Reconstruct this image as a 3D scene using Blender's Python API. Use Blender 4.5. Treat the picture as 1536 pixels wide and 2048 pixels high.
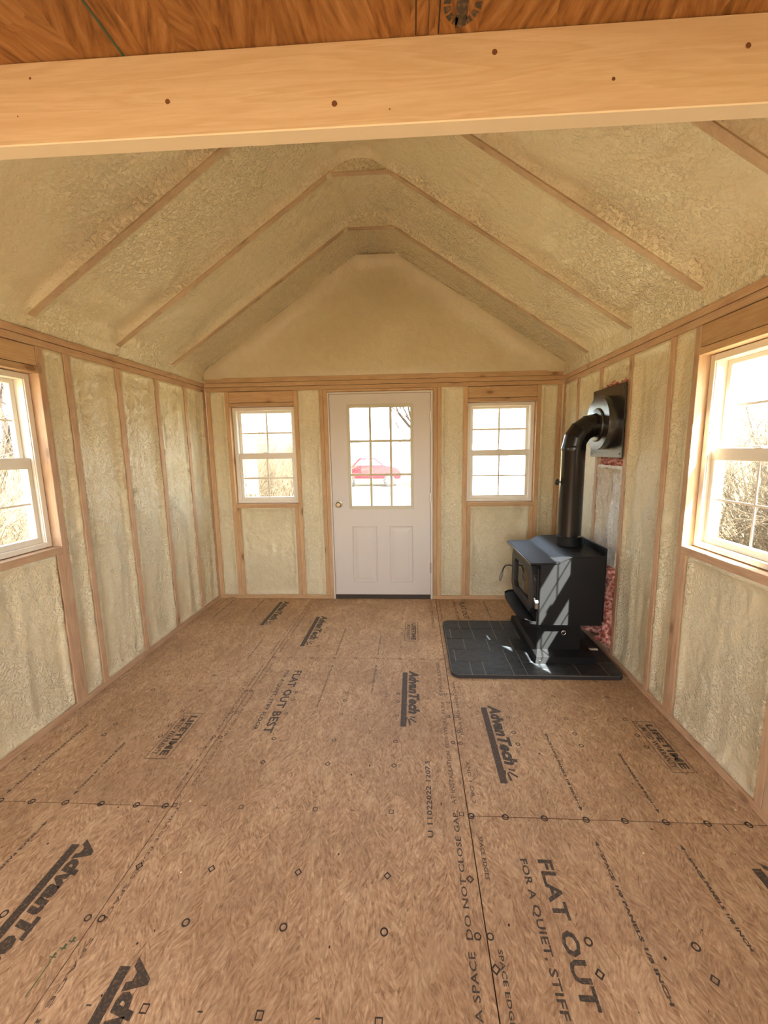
import bpy, bmesh, math, random
from mathutils import Vector, Matrix, noise
random.seed(7)
D = bpy.data
for o in list(D.objects): D.objects.remove(o)
scene = bpy.context.scene
C = scene.collection

# ------------------------------------------------------------------ camera
FPX, CX = 825.07, 782.3
YAW, PITCH, ROLL = -0.0541, 0.1500, -0.0150
YAW, PITCH, ROLL = -0.05404, 0.14973, -0.01500
f = Vector((math.sin(YAW)*math.cos(PITCH), math.cos(YAW)*math.cos(PITCH), -math.sin(PITCH)))
r = Vector((math.cos(YAW), -math.sin(YAW), 0)); u = r.cross(f)
r2 = math.cos(ROLL)*r + math.sin(ROLL)*u; u2 = -math.sin(ROLL)*r + math.cos(ROLL)*u
cam = D.cameras.new('camera'); co = D.objects.new('camera', cam); C.objects.link(co)
m = Matrix((r2, u2, -f)).transposed().to_4x4(); m.translation = Vector((0.9979, -1.4420, 1.4301)); co.matrix_world = m
cam.sensor_fit = 'HORIZONTAL'; cam.sensor_width = 36; cam.lens = FPX/1536*36; cam.shift_x = -(CX-768)/1536
cam.clip_start = 0.02; cam.clip_end = 200
scene.camera = co

# ------------------------------------------------------------------ world, sun, exposure
world = D.worlds.new('sky'); scene.world = world; world.use_nodes = True
wn = world.node_tree; bg = wn.nodes['Background']
sky = wn.nodes.new('ShaderNodeTexSky'); sky.sky_type = 'NISHITA'; sky.sun_disc = False
SUN = Vector((-0.65, 1.0, -1.25)).normalized()
sky.sun_elevation = math.asin(-SUN.z); sky.sun_rotation = math.atan2(-SUN.x, -SUN.y)
sky.air_density = 1.0; sky.dust_density = 2.0; sky.ozone_density = 1.0
hsv = wn.nodes.new('ShaderNodeHueSaturation'); hsv.inputs['Saturation'].default_value = .55; wn.links.new(sky.outputs[0], hsv.inputs['Color']); wn.links.new(hsv.outputs[0], bg.inputs[0]); bg.inputs[1].default_value = 2.8
sl = D.lights.new('sun', 'SUN'); sl.energy = 125; sl.angle = 0.009; sl.color = (1.0, 0.97, 0.93)
so = D.objects.new('sun', sl); C.objects.link(so); so.rotation_euler = SUN.to_track_quat('-Z', 'Y').to_euler()
so.location = (12, -18, 22)
scene.view_settings.view_transform = 'Standard'; scene.view_settings.look = 'None'
scene.view_settings.exposure = -0.02; scene.view_settings.gamma = 1; scene.view_settings.use_curve_mapping = False
scene.cycles.max_bounces = 14; scene.cycles.diffuse_bounces = 10; scene.cycles.glossy_bounces = 5
scene.cycles.transparent_max_bounces = 24; scene.cycles.sample_clamp_indirect = 6.0
scene.cycles.use_denoising = True

# ------------------------------------------------------------------ measures (metres)
XL, XR, YB, YR = -0.907, 2.329, 2.379, -3.70
ZP, ZT = 1.977, 2.053                      # underside and top of the double top plate
SEAM = 1.207

def srgb(r_, g_, b_):
    t = lambda c: (c/255/12.92) if c/255 <= .04045 else ((c/255+.055)/1.055)**2.4
    return (t(r_), t(g_), t(b_), 1)

# ------------------------------------------------------------------ materials
def mat(name, col=(.5,.5,.5,1), rough=.6, metal=0, spec=.5):
    m = D.materials.new(name); m.use_nodes = True
    b = m.node_tree.nodes['Principled BSDF']
    b.inputs['Base Color'].default_value = col; b.inputs['Roughness'].default_value = rough
    b.inputs['Metallic'].default_value = metal; b.inputs['Specular IOR Level'].default_value = spec
    return m
class NT:
    def __init__(s, m): s.t = m.node_tree; s.b = s.t.nodes['Principled BSDF']
    def n(s, typ, **kw):
        x = s.t.nodes.new('ShaderNode'+typ)
        for k, v in kw.items():
            if k.startswith('i_'): x.inputs[k[2:].replace('_', ' ')].default_value = v
            else: setattr(x, k, v)
        return x
    def l(s, a, b): s.t.links.new(a, b)
    def ramp(s, src, pts):
        x = s.n('ValToRGB'); e = x.color_ramp.elements
        while len(e) < len(pts): e.new(.5)
        for k, (p, c) in zip(e, pts): k.position = p; k.color = c if len(c) == 4 else (*c, 1)
        s.l(src, x.inputs[0]); return x.outputs[0]
    def mix(s, fac, a, b, mode='MIX'):
        x = s.n('Mix', data_type='RGBA', blend_type=mode)
        for sock, v in ((x.inputs[0], fac), (x.inputs[6], a), (x.inputs[7], b)):
            if hasattr(v, 'links'): s.l(v, sock)
            else: sock.default_value = v
        return x.outputs[2]
    def math(s, op, a, b=0.0, c=None):
        x = s.n('Math', operation=op)
        for k, v in enumerate((a, b) if c is None else (a, b, c)):
            if hasattr(v, 'links'): s.l(v, x.inputs[k])
            else: x.inputs[k].default_value = v
        return x.outputs[0]
    def bump(s, h, strength, dist):
        x = s.n('Bump'); x.inputs['Strength'].default_value = strength; x.inputs['Distance'].default_value = dist
        s.l(h, x.inputs['Height']); s.l(x.outputs[0], s.b.inputs['Normal'])
W1 = (1, 1, 1, 1); K0 = (0, 0, 0, 1)

def wood(name, axis, base, dark, dust=0.0, knots=True, rough=.6):
    """sawn softwood, grain running along the given local axis"""
    m = mat(name, base, rough, 0, .3); N = NT(m)
    tc = N.n('TexCoord'); oi = N.n('ObjectInfo')
    mp = N.n('Mapping'); sc = [1, 1, 1]; sc['xyz'.index(axis)] = .07; mp.inputs['Scale'].default_value = sc
    add = N.n('VectorMath', operation='ADD'); sv = N.n('VectorMath', operation='SCALE')
    cm = N.n('CombineXYZ')
    for k in range(3): N.l(oi.outputs['Random'], cm.inputs[k])
    N.l(cm.outputs[0], sv.inputs[0]); sv.inputs['Scale'].default_value = 37.0
    N.l(tc.outputs['Object'], add.inputs[0]); N.l(sv.outputs[0], add.inputs[1]); N.l(add.outputs[0], mp.inputs[0])
    nz = N.n('TexNoise'); nz.inputs['Scale'].default_value = 22; nz.inputs['Detail'].default_value = 3; nz.inputs['Distortion'].default_value = .8
    N.l(mp.outputs[0], nz.inputs[0])
    rings = N.math('FRACT', N.math('MULTIPLY', nz.outputs[0], 6.0))
    fine = N.n('TexNoise'); fine.inputs['Scale'].default_value = 260; fine.inputs['Detail'].default_value = 2
    N.l(mp.outputs[0], fine.inputs[0])
    g = N.ramp(rings, [(0, K0), (.75, (.45,)*3), (1, K0)])
    c = N.mix(g, base, dark)
    c = N.mix(N.ramp(fine.outputs[0], [(.4, K0), (.8, (.35,)*3)]), c, dark)
    h = N.n('HueSaturation'); N.l(c, h.inputs['Color']); N.l(N.math('MULTIPLY_ADD', oi.outputs['Random'], .22, .9), h.inputs['Value'])
    c = h.outputs[0]
    if knots:
        vp = N.n('Mapping'); s2 = [1, 1, 1]; s2['xyz'.index(axis)] = .45; vp.inputs['Scale'].default_value = s2; N.l(add.outputs[0], vp.inputs[0])
        vo = N.n('TexVoronoi'); vo.inputs['Scale'].default_value = 8.5; N.l(vp.outputs[0], vo.inputs[0])
        k = N.ramp(vo.outputs['Distance'], [(.0, W1), (.085, W1), (.14, K0)])
        c = N.mix(k, c, srgb(98, 58, 30))
        k2 = N.ramp(vo.outputs['Distance'], [(.10, (.5,)*3), (.30, K0)])
        c = N.mix(k2, c, dark)
    if dust:
        dn = N.n('TexNoise'); dn.inputs['Scale'].default_value = 9; dn.inputs['Detail'].default_value = 5; N.l(add.outputs[0], dn.inputs[0])
        c = N.mix(N.ramp(dn.outputs[0], [(.42, (dust*.4,)*3), (.62, (dust,)*3)]), c, srgb(206, 182, 142))
    N.l(c, N.b.inputs['Base Color']); N.bump(fine.outputs[0], .25, .001)
    return m
STUD = {a: wood('stud_wood_'+a, a, srgb(192, 158, 128), srgb(150, 112, 84), dust=.35) for a in 'xyz'}
PINE = {a: wood('pine_wood_'+a, a, srgb(198, 164, 122), srgb(160, 118, 78), dust=.15) for a in 'xyz'}
BEAMW = wood('beam_wood', 'x', srgb(200, 176, 144), srgb(176, 146, 108), knots=False, rough=.45)
RAFT = {a: wood('rafter_wood_'+a, a, srgb(174, 150, 122), srgb(140, 112, 86), dust=.5) for a in 'xyz'}

def foam_mat(name, base, rgh, popscale=75, popmix=.55):
    m = mat(name, base, .62, 0, .62); N = NT(m)
    tc = N.n('TexCoord')
    big = N.n('TexNoise'); big.inputs['Scale'].default_value = 1.7; big.inputs['Detail'].default_value = 2; N.l(tc.outputs['Object'], big.inputs[0])
    mask = N.ramp(big.outputs[0], [(.42, K0), (.60, W1)])
    pop = N.n('TexNoise'); pop.inputs['Scale'].default_value = popscale; pop.inputs['Detail'].default_value = 2.5; pop.inputs['Roughness'].default_value = .55
    pop.inputs['Distortion'].default_value = .6
    N.l(tc.outputs['Object'], pop.inputs[0])
    mid = N.n('TexNoise'); mid.inputs['Scale'].default_value = 15; mid.inputs['Detail'].default_value = 3; N.l(tc.outputs['Object'], mid.inputs[0])
    a = N.math('MULTIPLY', N.math('MAXIMUM', pop.outputs[0], .46), N.math('MULTIPLY_ADD', mask, 1.1, popmix*.5))
    h = N.math('MULTIPLY_ADD', mid.outputs[0], .8, a)
    N.l(N.ramp(mask, [(0, (.36,)*3), (1, (.34,)*3)]), N.b.inputs['Roughness'])
    c = N.mix(mask, base, tuple(min(1, base[k]*1.07+.02) for k in range(3))+(1,))
    c = N.mix(N.ramp(mid.outputs[0], [(.35, (.22,)*3), (.65, K0)]), c, tuple(base[k]*(.86, .82, .7)[k] for k in range(3))+(1,))
    N.l(c, N.b.inputs['Base Color']); N.bump(h, rgh, .022)
    return m
FOAM_W = foam_mat('spray_foam_wall', srgb(219, 208, 174), .9)
FOAM_R = foam_mat('spray_foam_roof', srgb(212, 201, 168), .95, 62)
FOAM_P = foam_mat('spray_foam_pale', srgb(230, 222, 204), .95, 60, 1.2)
FOAM_G = foam_mat('spray_foam_gable', srgb(196, 182, 148), .25, 70, .2)

def osb(name, base, dark, light, cell, stretch, bumpd=.0006, rough=.55, axis=1):
    m = mat(name, base, rough, 0, .35); N = NT(m); tc = N.n('TexCoord'); oi = N.n('ObjectInfo')
    cm = N.n('CombineXYZ'); N.l(N.math('MULTIPLY', oi.outputs['Random'], 31), cm.inputs[0]); N.l(N.math('MULTIPLY', oi.outputs['Random'], 17), cm.inputs[1])
    add = N.n('VectorMath', operation='ADD'); N.l(tc.outputs['Object'], add.inputs[0]); N.l(cm.outputs[0], add.inputs[1])
    mp = N.n('Mapping'); mp.inputs['Scale'].default_value = (1, .38, 1) if axis == 1 else (.4, 1, 1); N.l(add.outputs[0], mp.inputs[0])
    wob = N.n('TexNoise'); wob.inputs['Scale'].default_value = cell*.8; wob.inputs['Detail'].default_value = 3; N.l(mp.outputs[0], wob.inputs[0])
    vm = N.n('VectorMath', operation='MULTIPLY_ADD'); N.l(wob.outputs['Color'], vm.inputs[0]); vm.inputs[1].default_value = (.05,)*3; N.l(mp.outputs[0], vm.inputs[2])
    vo = N.n('TexVoronoi'); vo.inputs['Scale'].default_value = cell; N.l(vm.outputs[0], vo.inputs[0])
    sep = N.n('SeparateColor'); N.l(vo.outputs['Color'], sep.inputs[0])
    ang = N.math('MULTIPLY_ADD', sep.outputs[0], 1.5, -.75)
    vr = N.n('VectorRotate', rotation_type='Z_AXIS'); N.l(add.outputs[0], vr.inputs['Vector']); N.l(ang, vr.inputs['Angle'])
    m2 = N.n('Mapping'); m2.inputs['Scale'].default_value = (1, stretch, 1) if axis == 1 else (stretch, 1, 1); N.l(vr.outputs[0], m2.inputs[0])
    fib = N.n('TexNoise'); fib.inputs['Scale'].default_value = cell*(5 if cell > 15 else 7); fib.inputs['Detail'].default_value = 4; fib.inputs['Roughness'].default_value = .6
    N.l(m2.outputs[0], fib.inputs[0])
    cl = N.n('TexNoise'); cl.inputs['Scale'].default_value = 2.2; cl.inputs['Detail'].default_value = 4; N.l(add.outputs[0], cl.inputs[0])
    c = N.mix(N.ramp(fib.outputs[0], [(.28, W1), (.5, K0)]), base, dark)
    c = N.mix(N.ramp(fib.outputs[0], [(.52, K0), (.78, (.9,)*3)]), c, light)
    c = N.mix(N.ramp(sep.outputs[1], [(.0, (.16,)*3), (.6, K0)]), c, dark)
    c = N.mix(N.ramp(sep.outputs[2], [(.7, K0), (1, (.22,)*3)]), c, light)
    c = N.mix(N.ramp(cl.outputs[0], [(.35, (.35,)*3), (.6, K0)]), c, dark)
    N.l(c, N.b.inputs['Base Color']); N.bump(fib.outputs[0], .5, bumpd)
    return m
OSB_F = osb('floor_strand_board', srgb(186, 154, 120), srgb(130, 98, 70), srgb(232, 206, 168), 31, .24, .0010)
OSB_C = osb('loft_strand_board', srgb(150, 104, 58), srgb(96, 60, 28), srgb(190, 146, 96), 12, .12, .001)
INK = mat('printed_ink', srgb(62, 54, 48), .6); N = NT(INK)
tc = N.n('TexCoord'); nz = N.n('TexNoise'); nz.inputs['Scale'].default_value = 130; nz.inputs['Detail'].default_value = 4; N.l(tc.outputs['Object'], nz.inputs[0])
N.l(N.mix(N.ramp(nz.outputs[0], [(.5, K0), (.72, (.75,)*3)]), srgb(64, 56, 48), srgb(138, 108, 78)), N.b.inputs['Base Color'])
INKL = mat('faded_ink', srgb(98, 78, 58), .6); N = NT(INKL)
tc = N.n('TexCoord'); nz = N.n('TexNoise'); nz.inputs['Scale'].default_value = 190; nz.inputs['Detail'].default_value = 4; N.l(tc.outputs['Object'], nz.inputs[0])
N.l(N.mix(N.ramp(nz.outputs[0], [(.45, K0), (.68, W1)]), srgb(78, 64, 50), srgb(158, 122, 86)), N.b.inputs['Base Color'])
GREEN = mat('green_edge_seal', srgb(58, 84, 66), .6)
GREENI = mat('green_ink', srgb(72, 92, 58), .6)
SUBF = mat('dark_gap', srgb(50, 36, 26), .9)
VINYL = mat('white_vinyl', srgb(232, 226, 212), .35)
DOORW = mat('door_white_paint', srgb(206, 198, 188), .4)
BRASS = mat('aged_nickel', srgb(150, 138, 118), .25, 1)
STEELP = mat('hinge_steel', srgb(170, 160, 145), .35, 1)
THR = mat('dark_threshold', srgb(52, 40, 30), .5)
BLACK = mat('stove_black_paint', srgb(25, 25, 25), .5, 0, .18); N = NT(BLACK)
tc = N.n('TexCoord'); nz = N.n('TexNoise'); nz.inputs['Scale'].default_value = 400; N.l(tc.outputs['Object'], nz.inputs[0]); N.bump(nz.outputs[0], .12, .0006)
PIPEB = mat('stovepipe_black', srgb(14, 13, 12), .25, 0, .5)
PLATEB = mat('wall_plate_black', srgb(40, 38, 36), .24, 0, .9)
CAST = mat('cast_iron', srgb(38, 37, 36), .45, 0, .5)
CHROME = mat('bright_steel', srgb(190, 188, 182), .2, 1)
DGLASS = mat('stove_door_glass', srgb(22, 17, 12), .05, 0, .9)
SLATE = mat('slate', srgb(52, 55, 58), .5, 0, .5); N = NT(SLATE)
tc = N.n('TexCoord'); nz = N.n('TexNoise'); nz.inputs['Scale'].default_value = 24; nz.inputs['Detail'].default_value = 6; N.l(tc.outputs['Object'], nz.inputs[0]); oi = N.n('ObjectInfo')
c_ = N.mix(N.ramp(nz.outputs[0], [(.35, K0), (.65, W1)]), srgb(30, 32, 34), srgb(52, 55, 58))
hs = N.n('HueSaturation'); N.l(c_, hs.inputs['Color']); N.l(N.math('MULTIPLY_ADD', oi.outputs['Random'], .35, .82), hs.inputs['Value'])
N.l(hs.outputs[0], N.b.inputs['Base Color']); N.bump(nz.outputs[0], .5, .002)
GROUT = mat('grey_grout', srgb(128, 128, 122), .8)
PADB = mat('pad_edge', srgb(42, 42, 44), .5)
PINK = mat('pink_fibreglass', srgb(206, 132, 120), .95, 0, .1); N = NT(PINK)
tc = N.n('TexCoord'); nz = N.n('TexNoise'); nz.inputs['Scale'].default_value = 45; nz.inputs['Detail'].default_value = 5; N.l(tc.outputs['Object'], nz.inputs[0])
N.l(N.mix(N.ramp(nz.outputs[0], [(.4, K0), (.62, W1)]), srgb(150, 78, 66), srgb(226, 168, 152)), N.b.inputs['Base Color']); N.bump(nz.outputs[0], .9, .01)
STRAW = mat('dry_grass_ground', srgb(196, 180, 140), .95, 0, .1); N = NT(STRAW)
tc = N.n('TexCoord'); nz = N.n('TexNoise'); nz.inputs['Scale'].default_value = 3; nz.inputs['Detail'].default_value = 8; N.l(tc.outputs['Object'], nz.inputs[0])
N.l(N.mix(nz.outputs[0], srgb(104, 92, 66), srgb(150, 136, 102)), N.b.inputs['Base Color'])
TWIG = mat('twig_bark', srgb(80, 70, 56), .9, 0, .1); BARK = mat('tree_bark', srgb(50, 42, 36), .9, 0, .1)
LEAF = mat('olive_leaves', srgb(120, 122, 70), .8, 0, .2)
PORCH = mat('porch_post_wood', srgb(176, 160, 128), .8, 0, .2)
SIDING = mat('house_siding', srgb(226, 224, 218), .8); ROOFM = mat('house_shingle', srgb(84, 82, 80), .9); HOUSEG = mat('house_window_glass', srgb(60, 66, 74), .1)
RED = mat('red_car_paint', srgb(120, 6, 22), .3, 0, .6); TYRE = mat('tyre_rubber', srgb(28, 28, 28), .8); CARG = mat('car_glass', srgb(50, 60, 70), .08, 0, .8)
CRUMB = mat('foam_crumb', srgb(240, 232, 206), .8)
SHEATH = mat('outer_sheathing', srgb(150, 130, 100), .8)
GLASS = D.materials.new('window_glass'); GLASS.use_nodes = True; t = GLASS.node_tree; t.nodes.clear()
o_ = t.nodes.new('ShaderNodeOutputMaterial'); mx = t.nodes.new('ShaderNodeMixShader'); tr = t.nodes.new('ShaderNodeBsdfTransparent'); gl = t.nodes.new('ShaderNodeBsdfGlossy')
tr.inputs[0].default_value = (.96, .98, .97, 1); gl.inputs['Roughness'].default_value = .02; lw = t.nodes.new('ShaderNodeLayerWeight'); lw.inputs[0].default_value = .5; pw = t.nodes.new('ShaderNodeMath'); pw.operation = 'POWER'; pw.inputs[1].default_value = 5; t.links.new(lw.outputs['Facing'], pw.inputs[0]); fr = t.nodes.new('ShaderNodeMath'); fr.operation = 'MULTIPLY_ADD'; fr.inputs[1].default_value = .6; fr.inputs[2].default_value = .03; t.links.new(pw.outputs[0], fr.inputs[0])
t.links.new(fr.outputs[0], mx.inputs[0]); t.links.new(tr.outputs[0], mx.inputs[1]); t.links.new(gl.outputs[0], mx.inputs[2]); t.links.new(mx.outputs[0], o_.inputs[0])

# ------------------------------------------------------------------ helpers
def tag(o, label=None, cat=None, group=None, kind=None):
    if label: o['label'] = label
    if cat: o['category'] = cat
    if group: o['group'] = group
    if kind: o['kind'] = kind
    return o
def empty(name, loc=(0, 0, 0), parent=None, **kw):
    o = D.objects.new(name, None); C.objects.link(o); o.location = loc; o.empty_display_size = .1
    if parent: o.parent = parent; o.matrix_parent_inverse = parent.matrix_basis.inverted() if not parent.parent else (parent.parent.matrix_basis @ parent.matrix_basis).inverted()
    return tag(o, **kw)
def worldm(o):
    m = Matrix.Identity(4)
    while o: m = o.matrix_parent_inverse @ o.matrix_basis if False else m; break
    return m
def link(name, me, m, parent=None, loc=(0, 0, 0), smooth=False):
    """loc is a world position; every parent sits unrotated at its own world position"""
    o = D.objects.new(name, me); C.objects.link(o)
    if m and not me.materials: me.materials.append(m)
    wp = Vector(loc)
    o['_w'] = 0
    del o['_w']
    if parent:
        o.parent = parent; wp = wp - POS.get(parent.name, Vector((0, 0, 0)))
    o.location = wp; POS[o.name] = Vector(loc)
    if smooth: me.polygons.foreach_set('use_smooth', [True]*len(me.polygons))
    return o
POS = {}
def E(name, loc=(0, 0, 0), parent=None, **kw):
    o = D.objects.new(name, None); C.objects.link(o); o.empty_display_size = .1
    wp = Vector(loc)
    if parent: o.parent = parent; wp = wp - POS[parent.name]
    o.location = wp; POS[o.name] = Vector(loc)
    return tag(o, **kw)
def pydata(name, v, fcs):
    me = D.meshes.new(name); me.from_pydata([tuple(x) for x in v], [], fcs); me.update(); return me
def box_me(name, sx, sy, sz, bev=.0015):
    bm = bmesh.new(); bmesh.ops.create_cube(bm, size=1)
    bmesh.ops.scale(bm, vec=(sx, sy, sz), verts=bm.verts)
    if bev: bmesh.ops.bevel(bm, geom=list(bm.edges), offset=min(bev, min(sx, sy, sz)*.3), segments=1, affect='EDGES')
    me = D.meshes.new(name); bm.to_mesh(me); bm.free(); return me
def box(name, x0, x1, y0, y1, z0, z1, m, parent=None, bev=.0015):
    x0, x1 = sorted((x0, x1)); y0, y1 = sorted((y0, y1)); z0, z1 = sorted((z0, z1))
    s = (x1-x0, y1-y0, z1-z0)
    if isinstance(m, dict): m = m['xyz'[max(range(3), key=lambda k: s[k])]]
    return link(name, box_me(name, *s, bev), m, parent, ((x0+x1)/2, (y0+y1)/2, (z0+z1)/2))
def boxes_me(name, L):
    v, fc = [], []
    for x0, x1, y0, y1, z0, z1 in L:
        n = len(v); v += [(x, y, z) for x in (x0, x1) for y in (y0, y1) for z in (z0, z1)]
        fc += [[n+k for k in q] for q in ((0, 1, 3, 2), (4, 6, 7, 5), (0, 4, 5, 1), (2, 3, 7, 6), (0, 2, 6, 4), (1, 5, 7, 3))]
    me = pydata(name, v, fc); bm = bmesh.new(); bm.from_mesh(me); bmesh.ops.recalc_face_normals(bm, faces=bm.faces); bm.to_mesh(me); bm.free(); return me
def prism(name, prof, y0, y1, axis='y', bev=0.0):
    """closed profile [(a,b)] extruded along an axis; axis y -> (a,y,b), axis x -> (x,a,b), axis z -> (a,b,z)"""
    mp = {'y': lambda a, b, t: (a, t, b), 'x': lambda a, b, t: (t, a, b), 'z': lambda a, b, t: (a, b, t)}[axis]
    n = len(prof); v = [mp(a, b, y0) for a, b in prof]+[mp(a, b, y1) for a, b in prof]
    fc = [list(range(n))[::-1], list(range(n, 2*n))]+[[i, (i+1) % n, n+(i+1) % n, n+i] for i in range(n)]
    me = pydata(name, v, fc); bm = bmesh.new(); bm.from_mesh(me); bmesh.ops.recalc_face_normals(bm, faces=bm.faces)
    if bev: bmesh.ops.bevel(bm, geom=[e for e in bm.edges], offset=bev, segments=2, affect='EDGES')
    bm.to_mesh(me); bm.free(); return me
def tube(name, pts, rad, seg=12, caps=True):
    pts = [Vector(p) for p in pts]; rads = rad if isinstance(rad, (list, tuple)) else [rad]*len(pts)
    v, fc = [], []; prev = None
    for i, p in enumerate(pts):
        if i == 0: t_ = pts[1]-p
        elif i == len(pts)-1: t_ = p-pts[i-1]
        else: t_ = (pts[i+1]-p).normalized()+(p-pts[i-1]).normalized()
        t_.normalize()
        if prev is None: a = t_.orthogonal().normalized()
        else: a = (prev-t_*prev.dot(t_)).normalized()
        prev = a; b = t_.cross(a)
        sc = 1
        if 0 < i < len(pts)-1:
            ca = (pts[i+1]-p).normalized().dot((p-pts[i-1]).normalized()); sc = 1
        for k in range(seg):
            th = 2*math.pi*k/seg; v.append(p+(a*math.cos(th)+b*math.sin(th))*rads[i]*sc)
        if i: 
            for k in range(seg): fc.append([(i-1)*seg+k, (i-1)*seg+(k+1) % seg, i*seg+(k+1) % seg, i*seg+k])
    if caps: fc.append(list(range(seg))[::-1]); fc.append([(len(pts)-1)*seg+k for k in range(seg)])
    return pydata(name, v, fc)
def lathe(name, prof, seg=32, axis='z', center=(0, 0, 0)):
    v, fc = [], []; c = Vector(center)
    for (rr, h) in prof:
        for k in range(seg):
            th = 2*math.pi*k/seg; a, b = rr*math.cos(th), rr*math.sin(th)
            v.append(c+Vector({'z': (a, b, h), 'x': (h, a, b), 'y': (a, h, b)}[axis]))
    for i in range(len(prof)-1):
        for k in range(seg): fc.append([i*seg+k, i*seg+(k+1) % seg, (i+1)*seg+(k+1) % seg, (i+1)*seg+k])
    me = pydata(name, v, fc); bm = bmesh.new(); bm.from_mesh(me); bmesh.ops.remove_doubles(bm, verts=bm.verts, dist=1e-5); bmesh.ops.recalc_face_normals(bm, faces=bm.faces); bm.to_mesh(me); bm.free(); return me
def sharp(me, ang=35):
    me.polygons.foreach_set('use_smooth', [True]*len(me.polygons)); me.set_sharp_from_angle(angle=math.radians(ang))

# wall mappings: u runs along the wall, d outwards from the stud faces, z up
MAPS = {'left': lambda u, d, z: (XL-d, u, z), 'right': lambda u, d, z: (XR+d, u, z),
        'back': lambda u, d, z: (u, YB+d, z), 'front': lambda u, d, z: (u, YR-d, z)}
def wbox(name, W, u0, u1, d0, d1, z0, z1, m, parent, bev=.0015):
    a = MAPS[W](u0, d0, z0); b = MAPS[W](u1, d1, z1)
    return box(name, a[0], b[0], a[1], b[1], a[2], b[2], m, parent, bev)
def nz3(p, s, o=0): return noise.noise(Vector((p[0]*s+o, p[1]*s+o*1.7, p[2]*s-o*.6)))
def foam(W, u0, u1, z0, z1, parent, seed, rec=.012, m=None, step=.0105, lump=1.0):
    nu = max(4, int((u1-u0)/step)); nz_ = max(4, int((z1-z0)/(step*1.15)))
    org = Vector(MAPS[W]((u0+u1)/2, 0, (z0+z1)/2)); v, fc = [], []
    for j in range(nz_+1):
        for i in range(nu+1):
            uu = u0-.003+(u1-u0+.006)*i/nu; zz = z0-.003+(z1-z0+.006)*j/nz_
            e = max(0, min(uu-u0, u1-uu, zz-z0, z1-zz))
            p = Vector((uu+seed*3.1, zz, seed))
            lip = math.exp(-((e-.014-.004*nz3(p, 20))/.006)**2)
            d = .011-.015*lip+rec*(1-math.exp(-max(0, e-.02)/.02))
            w_ = 1-math.exp(-e/.02)
            rg = .35+1.3*max(0, min(1, (nz3((uu*1.5, zz*.8, seed), 2.6)+.25)*1.8)); d += w_*lump*(.013*nz3((uu*2.2, zz*.55, seed), 2.2)+.010*nz3((uu*2.4, zz*.30, seed), 7)+rg*(.0045*nz3((uu, zz*.7, seed), 26)+.0034*nz3(p, 52)))
            v.append(Vector(MAPS[W](uu, d, zz))-org)
    for j in range(nz_):
        for i in range(nu):
            a = j*(nu+1)+i; fc.append([a, a+1, a+nu+2, a+nu+1] if W != 'right' else [a, a+nu+1, a+nu+2, a+1])
    return link('foam_panel', pydata('foam_panel', v, fc), m or FOAM_W, parent, org, smooth=True)

# ------------------------------------------------------------------ walls
def shell(name, W, ua, ub, za, zb, holes):
    """outer sheathing with rectangular openings"""
    hs = sorted(holes); L = []; cur = ua
    def add(u0, u1, z0, z1):
        if u1-u0 < .001 or z1-z0 < .001: return
        a = MAPS[W](u0, .089, z0); b = MAPS[W](u1, .115, z1)
        L.append((min(a[0], b[0]), max(a[0], b[0]), min(a[1], b[1]), max(a[1], b[1]), z0, z1))
    for (u0, u1, z0, z1) in hs:
        add(cur, u0, za, zb); add(u0, u1, za, z0); add(u0, u1, z1, zb); cur = u1
    add(cur, ub, za, zb)
    o = link(name, boxes_me(name, L), SHEATH, None); POS[o.name] = Vector((0, 0, 0))
    return tag(o, kind='structure')
WZ0, WZ1 = .938, 1.842
LW, RW = (.048, .650), (.030, .632)
BW1, BW2 = (-.690, -.087), (1.492, 2.100)
wl = shell('wall_left', 'left', YR, YB, 0, 2.225, [(*LW, WZ0, WZ1), (-2.5, -1.9, WZ0, WZ1)])
wr = shell('wall_right', 'right', YR, YB, 0, 2.225, [(*RW, WZ0, WZ1)])
wb = shell('wall_back', 'back', XL-.115, XR+.115, 0, 3.3, [(*BW1, WZ0, WZ1), (.222, 1.182, 0, 1.957), (*BW2, WZ0, WZ1)])
wf = shell('wall_front', 'front', XL-.115, XR+.115, 0, 3.3, [(-.25, 1.65, .85, 1.95)])  # unseen opening behind the camera, added to let in frontal fill light

def plates(W, w, u0, u1, m=STUD, bottom=True, low=()):
    wbox('top_plate', W, u0, u1, 0, .089, ZP+.001, ZP+.0365, m, w); wbox('top_plate', W, u0, u1, -.002, .089, ZP+.0395, ZT, m, w)
    for a, b in (low or [(u0, u1)]): wbox('bottom_plate', W, a, b, 0, .089, 0.001, .038, m, w)
plates('left', wl, YR, YB); plates('right', wr, YR, YB)
plates('back', wb, XL, XR, PINE, low=[(XL, .222), (1.182, XR)])
plates('front', wf, XL, XR, STUD, low=[(XL, XR)])
def stud(W, w, u0, u1, z0=.038, z1=ZP, m=STUD, d0=0.0): return wbox('stud', W, u0, u1, d0, .089, z0, z1, m, w)
def window_framing(W, w, u0, u1, hm, sm):
    """header on top, flat sill, king studs and the cripples under the sill"""
    wbox('header', W, u0+.001, u1-.001,   .003, .089, WZ1+.0355, ZP-.003, hm, w)
    wbox('header', W, u0+.001, u1-.001, 0, .089, WZ1, WZ1+.032, hm, w)
    wbox('sill_plate', W, u0+.001, u1-.001, -.001, .089, WZ0-.038, WZ0, sm, w)
    for s in (u0-.038, u1): stud(W, w, s, s+.038, m=sm)
    for s in (u0, u1-.038): stud(W, w, s+.001, s+.037, z1=WZ0-.039, m=sm)
sd = 1
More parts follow.
